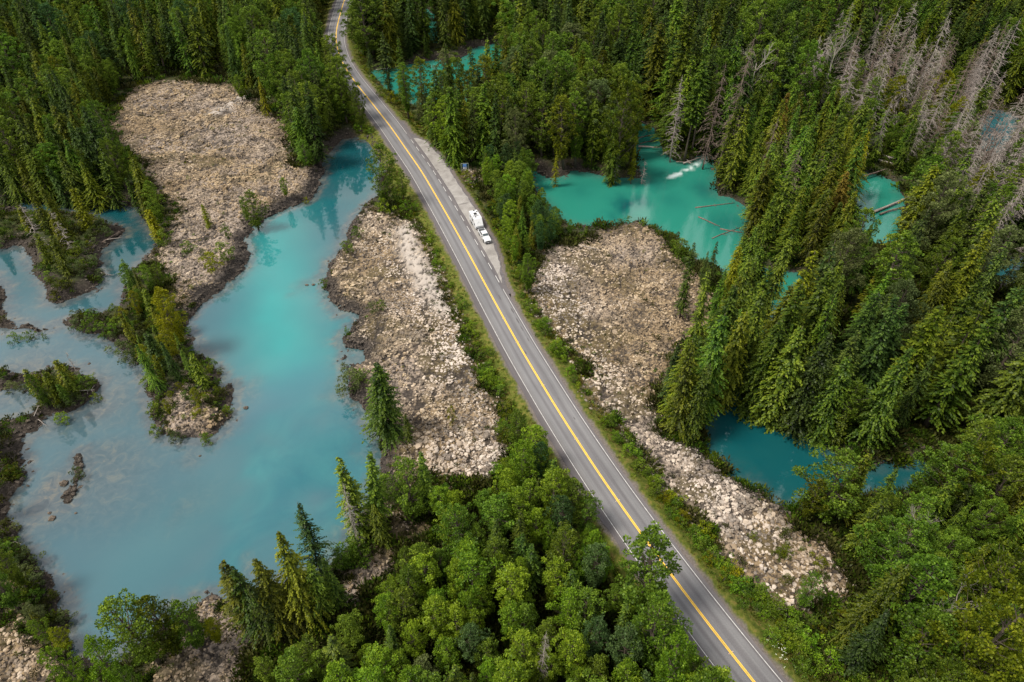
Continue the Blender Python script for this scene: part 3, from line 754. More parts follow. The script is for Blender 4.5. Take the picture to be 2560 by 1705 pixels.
rs_ = seg_dist(ALLP, *[np.array([gp(1180, 900)]), np.array([gp(1350, 800)])])
bleach = np.exp(-((np.abs(r) - 12) / 16.0) ** 2)
tan_v = np.clip(.85 - .75 * bleach + (fbm(ALLP[:, 0], ALLP[:, 1], 12, 3, 531) - .5) * 1.3 + (rng.rand(n) - .5) * .35, 0, 1)
var_v = np.clip(.25 + .35 * bleach + rng.rand(n) * .6 + (blk - .5) * .6, 0, 1)
C_ = np.c_[ALLP, HZ + S * .12]
a_, b_ = px(ALLP[:, 0], ALLP[:, 1], HZ)
depth = ALLP[:, 1] * cT + (CAM_H - HZ) * sT
app = S / depth
vis = (a_ > 0) & (a_ < 2560) & (b_ > 0) & (b_ < 1705)
order = np.argsort(-(app * vis)); big = order[:290]; rest = order[290:]
V, F = rocks(C_[rest], S[rest])
rep = lambda q: np.repeat(q[rest], 12)
me = mesh_np('lava_blocks', V.reshape(-1, 3), [F.reshape(-1, 3)], [km], {'lichen': rep(lich_v), 'tan': rep(tan_v), 'vary': rep(var_v)})
o = link('lava_rubble', me, ground); o['kind'] = 'stuff'
print('rocks', n)
for i in big:
    V, F = rocks(np.zeros((1, 3)), S[i:i + 1], .7)
    me = mesh_np('stone', V[0], [F[0]], [km], {'lichen': np.full(12, lich_v[i]), 'tan': np.full(12, tan_v[i]), 'vary': np.full(12, var_v[i])})
    link('stone', me, ground, loc=tuple(C_[i]))

# ------------------------------------------------------------------ foliage
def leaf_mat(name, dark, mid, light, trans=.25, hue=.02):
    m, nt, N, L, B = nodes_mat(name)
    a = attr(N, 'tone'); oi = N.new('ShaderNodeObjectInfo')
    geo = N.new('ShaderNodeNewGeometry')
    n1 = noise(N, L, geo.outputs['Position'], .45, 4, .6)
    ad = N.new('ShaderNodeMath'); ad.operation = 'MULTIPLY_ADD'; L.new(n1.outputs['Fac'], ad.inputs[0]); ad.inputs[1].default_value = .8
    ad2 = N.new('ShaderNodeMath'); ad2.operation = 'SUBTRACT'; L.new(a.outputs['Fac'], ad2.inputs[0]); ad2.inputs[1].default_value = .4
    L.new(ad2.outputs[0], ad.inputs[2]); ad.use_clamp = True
    rp = ramp(N, [(.1, dark), (.5, mid), (.95, light)]); L.new(ad.outputs[0], rp.inputs['Fac'])  # stops paint foliage highlights and shaded depth, following the tone
    hs = N.new('ShaderNodeHueSaturation'); L.new(rp.outputs['Color'], hs.inputs['Color'])
    h1 = N.new('ShaderNodeMath'); h1.operation = 'MULTIPLY_ADD'; L.new(oi.outputs['Random'], h1.inputs[0]); h1.inputs[1].default_value = hue * 2; h1.inputs[2].default_value = .5 - hue
    L.new(h1.outputs[0], hs.inputs['Hue'])
    wn_ = N.new('ShaderNodeTexWhiteNoise'); wn_.noise_dimensions = '1D'; L.new(oi.outputs['Random'], wn_.inputs['W'])
    h2 = N.new('ShaderNodeMath'); h2.operation = 'MULTIPLY_ADD'; L.new(wn_.outputs['Value'], h2.inputs[0]); h2.inputs[1].default_value = .45 if 'leaves' in name else .85; h2.inputs[2].default_value = .78 if 'leaves' in name else .60
    L.new(h2.outputs[0], hs.inputs['Value'])
    N.remove(B)
    d = N.new('ShaderNodeBsdfDiffuse'); t = N.new('ShaderNodeBsdfTranslucent'); g = N.new('ShaderNodeBsdfGlossy'); g.inputs['Roughness'].default_value = .45
    L.new(hs.outputs['Color'], d.inputs['Color']); L.new(hs.outputs['Color'], t.inputs['Color'])
    mx = N.new('ShaderNodeMixShader'); mx.inputs[0].default_value = trans; L.new(d.outputs[0], mx.inputs[1]); L.new(t.outputs[0], mx.inputs[2])
    mx2 = N.new('ShaderNodeMixShader'); mx2.inputs[0].default_value = .010; L.new(mx.outputs[0], mx2.inputs[1]); L.new(g.outputs[0], mx2.inputs[2])
    L.new(mx2.outputs[0], N['Material Output'].inputs['Surface'])
    return m
LM = {
    'dark':   leaf_mat('dark_conifer_needles', (.007,.015,.003), (.025,.046,.008), (.074,.110,.016)),
    'green':  leaf_mat('green_conifer_needles', (.010,.022,.002), (.040,.078,.006), (.128,.182,.014)),
    'olive':  leaf_mat('olive_cedar_sprays', (.016,.024,.001), (.054,.074,.003), (.150,.165,.010)),
    'rusty':  leaf_mat('rusty_cedar_sprays', (.035,.026,.003), (.085,.066,.006), (.150,.120,.014)),
    'yellow': leaf_mat('yellow_green_leaves', (.055,.062,.002), (.140,.155,.003), (.250,.250,.008), .35),
    'bright': leaf_mat('bright_green_leaves', (.028,.058,.003), (.102,.178,.008), (.245,.340,.022), .35),
    'leaf':   leaf_mat('mid_green_leaves', (.018,.038,.003), (.070,.122,.009), (.185,.265,.024), .32),
    'sage':   leaf_mat('grey_green_leaves', (.028,.040,.012), (.070,.094,.026), (.145,.175,.058), .3),
    'blue':   leaf_mat('blue_green_leaves', (.014,.034,.010), (.038,.078,.020), (.085,.145,.042), .3),
}
bark = simple_mat('grey_brown_bark', (.085, .066, .050), .95, var=.4, scale=3)
dead_bark = simple_mat('bleached_dead_wood', (.23, .195, .175), .9, var=.3, scale=2)
dead_brown = simple_mat('brown_dead_wood', (.13, .095, .078), .95, var=.35, scale=2)
dead_pale = simple_mat('silver_dead_wood', (.28, .245, .22), .9, var=.2, scale=2)

def norm(a): return a / np.maximum(np.linalg.norm(a, axis=-1, keepdims=True), 1e-9)
def leafs(c, d, s, l, w):
    """rhombus leaves: root c, direction d, side s"""
    l = l[:, None]; w = w[:, None]
    V = np.stack([c, c + d * l * .45 + s * w * .5, c + d * l, c + d * l * .45 - s * w * .5], 1)
    return V
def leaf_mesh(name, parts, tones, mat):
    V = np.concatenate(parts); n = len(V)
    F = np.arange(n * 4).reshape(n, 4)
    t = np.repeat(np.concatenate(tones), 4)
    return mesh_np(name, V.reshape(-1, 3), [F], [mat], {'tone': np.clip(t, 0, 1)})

def conifer(seed, H, R, base=.12, whorl=.55, nb=8, droop=.35, rise=.25, dens=1.0, leaf=.55, power=.85, ragged=.2, hang=.35, lw=.34, top_pow=1.0, lean=0):
    g = np.random.RandomState(seed)
    parts, tones = [], []
    z = base * H
    lobes = g.rand(5) * 6.283
    while z < H - .3:
        f = (H - z) / (H * (1 - base))
        rad = R * (f ** power) * (1 - .25 * f ** 6) * (1 + g.randn() * .08) + .25
        k = nb if f > .2 else max(4, int(nb * .7))
        for b in range(k):
            az = g.rand() * 6.283
            irregular = 1 + .18 * math.sin(az * 2 + lobes[0] + z * .25) + .12 * math.sin(az * 3 + lobes[1] - z * .4)
            Lb = rad * irregular * (1 - ragged * g.rand())
            if math.sin(az * 2 + z * .55 + lobes[2]) + math.sin(z * 1.7 + lobes[3]) > 1.45 + .3 * g.rand(): Lb *= .45
            m = max(4, int(Lb / .30 * dens * 2.0))
            t = (np.arange(m) + g.rand(m) * .8) / m
            t = .12 + .9 * t
            t = t[t <= 1.02]
            m = len(t)
            dh = np.array([math.cos(az), math.sin(az), 0])
            side = np.array([-math.sin(az), math.cos(az), 0])
            zz = z + Lb * (rise * t - droop * t * t)
            sgn = np.where(g.rand(m) > .5, 1, -1)
            off = (g.randn(m) * .05 + sgn * .06 * Lb * (1 - t) * .8)
            c = dh * (Lb * t)[:, None] + side * off[:, None] + np.array([0, 0, 1.]) * zz[:, None]
            d = dh[None] * (.55 + .5 * t[:, None]) + side[None] * (sgn * (1.0 - .55 * t) * (0.5 + .8 * g.rand(m)))[:, None]
            d = norm(d + np.array([0, 0, -1.]) * (hang * (0.4 + g.rand(m)))[:, None] + g.randn(m, 3) * .12)
            up = norm(np.array([0, 0, 1.])[None] + g.randn(m, 3) * .35)
            s = norm(np.cross(d, up))
            ll = leaf * (.65 + .7 * g.rand(m)) * (1.15 - .45 * t)
            parts.append(leafs(c, d, s, ll, ll * lw * (1.3 + .8 * g.rand(m))))
            tones.append(np.clip(.02 + .62 * t + g.randn(m) * .12 + .42 * g.rand() ** 1.5, 0, 1))  # inner sprays darker, tips lighter: crown shade put into the tone
        z += whorl * (.6 + .8 * g.rand()) * (.55 + .45 * f)
    # leader
    m = 14; zt = H - .2 - g.rand(m) * 1.2
    d = norm(np.c_[g.randn(m, 2) * .6, np.ones(m) * .8]); c = np.c_[g.randn(m, 2) * .05, zt]
    parts.append(leafs(c, d, norm(np.cross(d, g.randn(m, 3))), np.full(m, leaf * .7), np.full(m, leaf * .3))); tones.append(np.full(m, .7))
    return parts, tones

def trunk_mesh(name, H, r0, mat, seed=0, wob=.01):
    g = np.random.RandomState(seed); mb = MB()
    n = 7
    mb.tube([(g.randn() * wob * H * .3, g.randn() * wob * H * .3, H * k / (n - 1) - .6 * (k == 0)) for k in range(n)], [r0 * (1 - .93 * (k / (n - 1)) ** .9) * (1.25 if k == 0 else 1) for k in range(n)], 7)
    return mb.mesh(name, mat, True)

def broadleaf(seed, H, R, base=.3, nclump=60, per=95, leaf=.34, cone=.5, top=1):
    """crown of leafy clumps on ascending limbs"""
    g = np.random.RandomState(seed); parts, tones = [], []; mb = MB()
    n = 6
    mb.tube([(g.randn() * .1, g.randn() * .1, H * .92 * k / (n - 1) - .5 * (k == 0)) for k in range(n)], [.018 * H * (1 - .85 * k / (n - 1)) for k in range(n)], 7)
    for i in range(nclump):
        f = (i + g.rand()) / nclump                     # 0 bottom, 1 top
        z = H * (base + (1 - base) * f)
        env = R * (math.sin(math.pi * min(1, (.12 + f * .88)) ** (1 + cone * .6)) ** .65 if f < .97 else .25)
        env = max(.35, env)
        az = i * 2.399 + g.rand() * .9
        rr = env * (.22 + .80 * g.rand() ** .6) * (1 + .30 * math.sin(3 * az + seed + z * .5))
        cr = (.40 + .65 * g.rand()) * (.15 * R + .45) * (1 - .35 * f)
        c0 = np.array([rr * math.cos(az), rr * math.sin(az), z - .25 * rr * .3])
        root = np.array([0, 0, max(base * H * .7, z - rr * (.9 + .5 * g.rand()))])
        if i % 2 == 0:
            mid = (root + c0) / 2 + np.array([0, 0, -.1 * rr])
            mb.tube([root, mid, c0], [.05 + .012 * rr, .04, .015], 4, False)
        m = int(per * (cr / (.16 * R + .8)) ** 1.2) + 12
        u = norm(g.randn(m, 3)); u[:, 2] = np.abs(u[:, 2]) * .75 - .25 * g.rand(m)
        rad = cr * (.45 + .6 * g.rand(m) ** .6)
        c = c0 + u * rad[:, None] * np.array([.85, .85, 1.35])
        d = norm(u + g.randn(m, 3) * .75 + np.array([0, 0, .15]))
        s = norm(np.cross(d, norm(g.randn(m, 3) + np.array([0, 0, .4]))))
        ll = leaf * (.6 + .8 * g.rand(m))
        parts.append(leafs(c, d, s, ll, ll * (.65 + .3 * g.rand(m))))
        tones.append(np.clip(.28 + .38 * (rad / cr) * (u[:, 2] + .5) + g.randn(m) * .13 + (g.rand() - .5) * .25, 0, 1))  # outer and upper leaves of a clump lighter: light painted into the tone
    return parts, tones, mb

def cross_branch(parts, a, b, w, g, sub):
    pass
def dead_tree(seed, H, nb=150, r0=.28, Lmax=3.6, droop=.5, twig=5, mat=None, base=.12, fork=False):
    g = np.random.RandomState(seed)
    trunk = MB(); br = MB(); n = 8
    pts = [(g.randn() * .12, g.randn() * .12, H * k / (n - 1) - .6 * (k == 0)) for k in range(n)]
    trunk.tube(pts, [r0 * (1 - .93 * k / (n - 1)) for k in range(n)], 7)
    def tri(a, b, wd):
        a, b = np.array(a), np.array(b); d = b - a; d = d / (np.linalg.norm(d) + 1e-9)
        s = np.cross(d, [.2, .3, .9]); s = s / (np.linalg.norm(s) + 1e-9) * wd; q = np.cross(d, s)
        br.add([a + s, a - s * .5 + q * .87, a - s * .5 - q * .87, b], [(0, 1, 3), (1, 2, 3), (2, 0, 3)])
    for i in range(nb):
        f = g.rand() ** .9; z = H * (base + (1 - base) * f * .97); fr = 1 - (z / H)
        az = g.rand() * 6.283; Lb = (Lmax * (fr ** .7) * (1 - .45 * fr ** 4) + .3) * (.45 + .65 * g.rand())
        dh = np.array([math.cos(az), math.sin(az), 0]); p0 = np.array([0, 0, z])
        dr = droop * (.5 + g.rand()); pr = p0
        wd = .040 + .014 * Lb
        for k in range(1, 4):
            t = k / 3
            p1 = p0 + dh * Lb * t + np.array([g.randn() * .06 * Lb, g.randn() * .06 * Lb, Lb * (.12 * t - dr * t * t)])
            tri(pr, p1 + (p1 - pr) * .15, wd * (1.15 - t * .55))
            for q in range(twig if k > 1 else twig // 2):
                u = g.rand(); a = pr + (p1 - pr) * u
                d = norm(dh * .6 + np.array([-dh[1], dh[0], 0]) * g.choice([-1, 1]) * (.5 + g.rand()) + np.array([0, 0, -.2 - .5 * g.rand()]))
                tri(a, a + d * Lb * (.14 + .2 * g.rand()), wd * .5)
            pr = p1
    return trunk, br
def bare_crown(seed, H, R, base=.45):
    """leafless forked broadleaf"""
    g = np.random.RandomState(seed); trunk = MB(); br = MB()
    trunk.tube([(0, 0, -.5), (0, 0, H * base), (.2, .1, H * .8)], [.3, .22, .08], 7)
    def grow(p, d, L_, r_, lv):
        q = p + d * L_
        br.tube([p, (p + q) / 2 + Vector((g.randn(), g.randn(), g.randn())) * L_ * .06, q], [r_, r_ * .8, r_ * .55], 4, False)
        if lv == 0: return
        for k in range(3):
            nd = (d + Vector((g.randn() * .55, g.randn() * .55, g.randn() * .3 + .15))).normalized()
            grow(q if k < 2 else p + d * L_ * .6, nd, L_ * (.55 + .25 * g.rand()), r_ * .55, lv - 1)
    for k in range(7):
        a = k * 2.4 + g.rand(); z = H * (base + .45 * g.rand())
        grow(Vector((0, 0, z)), Vector((math.cos(a) * .8, math.sin(a) * .8, .8)).normalized(), R * .42, .10, 3)
    return trunk, br

PROTO = {}     # kind -> list of (crown_mesh, trunk_mesh, H, part name)
def add_proto(kind, crown, trunk, H, part='crown'): PROTO.setdefault(kind, []).append((crown, trunk, H, part))
LB = LM['green']
for k in range(7):
    H_ = 26
    p, t = conifer(100 + k, H_, [4.3, 4.8, 3.5, 5.3, 4.0, 4.6, 3.2][k], base=.07 + .035 * (k % 4), whorl=[.62, .75, .55, .8, .68, .6, .55][k], nb=[8, 7, 8, 7, 6, 9, 7][k], droop=[.42, .55, .3, .5, .7, .35, .45][k], rise=[.22, .3, .15, .35, .3, .25, .1][k], dens=1.3, leaf=.48, power=[.85, .75, .95, .8, .7, 1.0, .8][k], ragged=.45 + .05 * (k % 4), hang=.35 + .12 * (k % 4))
    add_proto('spruce', leaf_mesh('spruce_crown', p, t, LB), trunk_mesh('spruce_trunk', H_, .34, bark, k), H_)
for k in range(7):
    H_ = 24
    p, t = conifer(200 + k, H_, [4.5, 5.2, 3.9, 4.8, 4.2, 5.5, 3.6][k], base=.04, whorl=[.5, .6, .48, .66, .52, .62, .46][k], nb=[10, 9, 10, 8, 9, 9, 9][k], droop=[.62, .75, .5, .45, .8, .6, .6][k], rise=[.30, .4, .2, .25, .45, .35, .3][k], dens=1.35, leaf=.42, power=[.74, .85, .62, .7, .8, .95, .6][k], ragged=.42 + .06 * (k % 4), hang=.6 + .15 * (k % 4), lw=.42)
    add_proto('cedar', leaf_mesh('cedar_crown', p, t, LB), trunk_mesh('cedar_trunk', H_, .4, bark, 10 + k), H_)
for k in range(3):
    H_ = 12
    p, t = conifer(300 + k, H_, 1.5 + .15 * k, base=.06, whorl=.34, nb=8, droop=.5, rise=.3, leaf=.42, power=.6, ragged=.35, hang=.8, lw=.4)
    add_proto('young_cedar', leaf_mesh('young_cedar_crown', p, t, LB), trunk_mesh('young_cedar_trunk', H_, .14, bark, 20 + k), H_)
for k in range(3):                       # tall, high bare bole, sparse crown
    H_ = 32
    p, t = conifer(400 + k, H_, 4.0, base=.42, whorl=.55, nb=8, droop=.3, rise=.3, leaf=.62, power=.42, ragged=.5, hang=.5)
    add_proto('tall_pine', leaf_mesh('tall_crown', p, t, LB), trunk_mesh('tall_trunk', H_, .36, bark, 30 + k), H_)
for k in range(5):
    H_ = 17
    p, t, mb = broadleaf(500 + k, H_, [2.6, 3.1, 2.3, 3.4, 2.8][k], base=.15, nclump=130, per=125, leaf=.24, cone=[1.4, 1.0, 1.8, .8, 1.3][k])
    add_proto('cottonwood', leaf_mesh('cottonwood_crown', p, t, LM['bright']), mb.mesh('cottonwood_trunk', bark, True), H_)
for k in range(3):                       # broad old cottonwood
    H_ = 24
    p, t, mb = broadleaf(600 + k, H_, 5.6, base=.22, nclump=170, per=210, leaf=.29, cone=.6)
    add_proto('big_cottonwood', leaf_mesh('big_cottonwood_crown', p, t, LM['leaf']), mb.mesh('big_cottonwood_trunk', bark, True), H_)
for k in range(4):
    H_ = 2.6
    p, t, mb = broadleaf(700 + k, H_, 1.5, base=.05, nclump=16, per=170, leaf=.15, cone=0)
    add_proto('shrub', leaf_mesh('shrub_foliage', p, t, LM['bright']), mb.mesh('shrub_stem', bark, True), H_, 'foliage')
for k in range(5):
    H_ = 28
    a, b = dead_tree(800 + k, H_, nb=95 + 12 * k, Lmax=5.0 + .7 * (k % 2), droop=.35 + .2 * (k % 3), twig=4)
    add_proto('snag', b.mesh('dead_branches', dead_bark), a.mesh('dead_trunk', dead_bark, True), H_, 'branches')
for k in range(2):
    H_ = 20
    a, b = bare_crown(900 + k, H_, 7)
    add_proto('bare_tree', b.mesh('bare_branches', dead_pale), a.mesh('bare_trunk', dead_pale, True), H_, 'branches')
a, b = dead_tree(950, 9, nb=60, r0=.10, Lmax=.9, droop=.3, twig=2)
add_proto('thin_snag', b.mesh('thin_branches', dead_brown), a.mesh('thin_trunk', dead_brown, True), 9, 'branches')

CATS = {'spruce': 'spruce', 'cedar': 'cedar', 'young_cedar': 'young conifer', 'tall_pine': 'tall conifer', 'cottonwood': 'broadleaf tree', 'big_cottonwood': 'broadleaf tree',
        'shrub': 'shrub', 'snag': 'dead tree', 'bare_tree': 'dead tree', 'thin_snag': 'dead tree'}
NAMES = {'spruce': 'spruce_tree', 'cedar': 'cedar_tree', 'young_cedar': 'young_conifer', 'tall_pine': 'tall_conifer', 'cottonwood': 'cottonwood_tree', 'big_cottonwood': 'cottonwood_tree',
         'shrub': 'shrub', 'snag': 'dead_tree', 'bare_tree': 'dead_tree', 'thin_snag': 'dead_tree'}
TINTM = dict(LM); TINTM.update({'grey': dead_bark, 'brown': dead_brown, 'silver': dead_pale})
trng = np.random.RandomState(11)
def plant(kind, X, Y, H, tint=None, width=1.0, label=None, group=None, z=None, tilt=0.0, k=None):
    protos = PROTO[kind]; crown, trunk, H0, part = protos[(trng.randint(len(protos)) if k is None else k) % len(protos)]
    if z is None: z = float(height(np.array([[X, Y]]))[0])
    e = link(NAMES[kind], None, loc=(X, Y, z - .05)); e.empty_display_size = .5
    s = H / H0
    e.rotation_euler = (trng.randn() * .02 + tilt * .5, trng.randn() * .02 + tilt, trng.rand() * 6.283)
    e.scale = (s * width, s * width, s)
    tag(e, label or 'tree', CATS[kind], group)
    tk = link('stem' if kind == 'shrub' else 'trunk', trunk, e)
    c = link(part, crown, e)
    if tint:
        c.material_slots[0].link = 'OBJECT'; c.material_slots[0].material = TINTM[tint]
        if tint in ('grey', 'brown', 'silver'): tk.material_slots[0].link = 'OBJECT'; tk.material_slots[0].material = TINTM[tint]
    return e

def solve(base, topy, zb=-1.0):
    X, Y = gp(base[0], base[1], zb)
    lo, hi = 0.2, 95
    for _ in range(40):
        m = (lo + hi) / 2
        if px(X, Y, zb + m)[1] > topy: lo = m
        else: hi = m
    return X, Y, lo

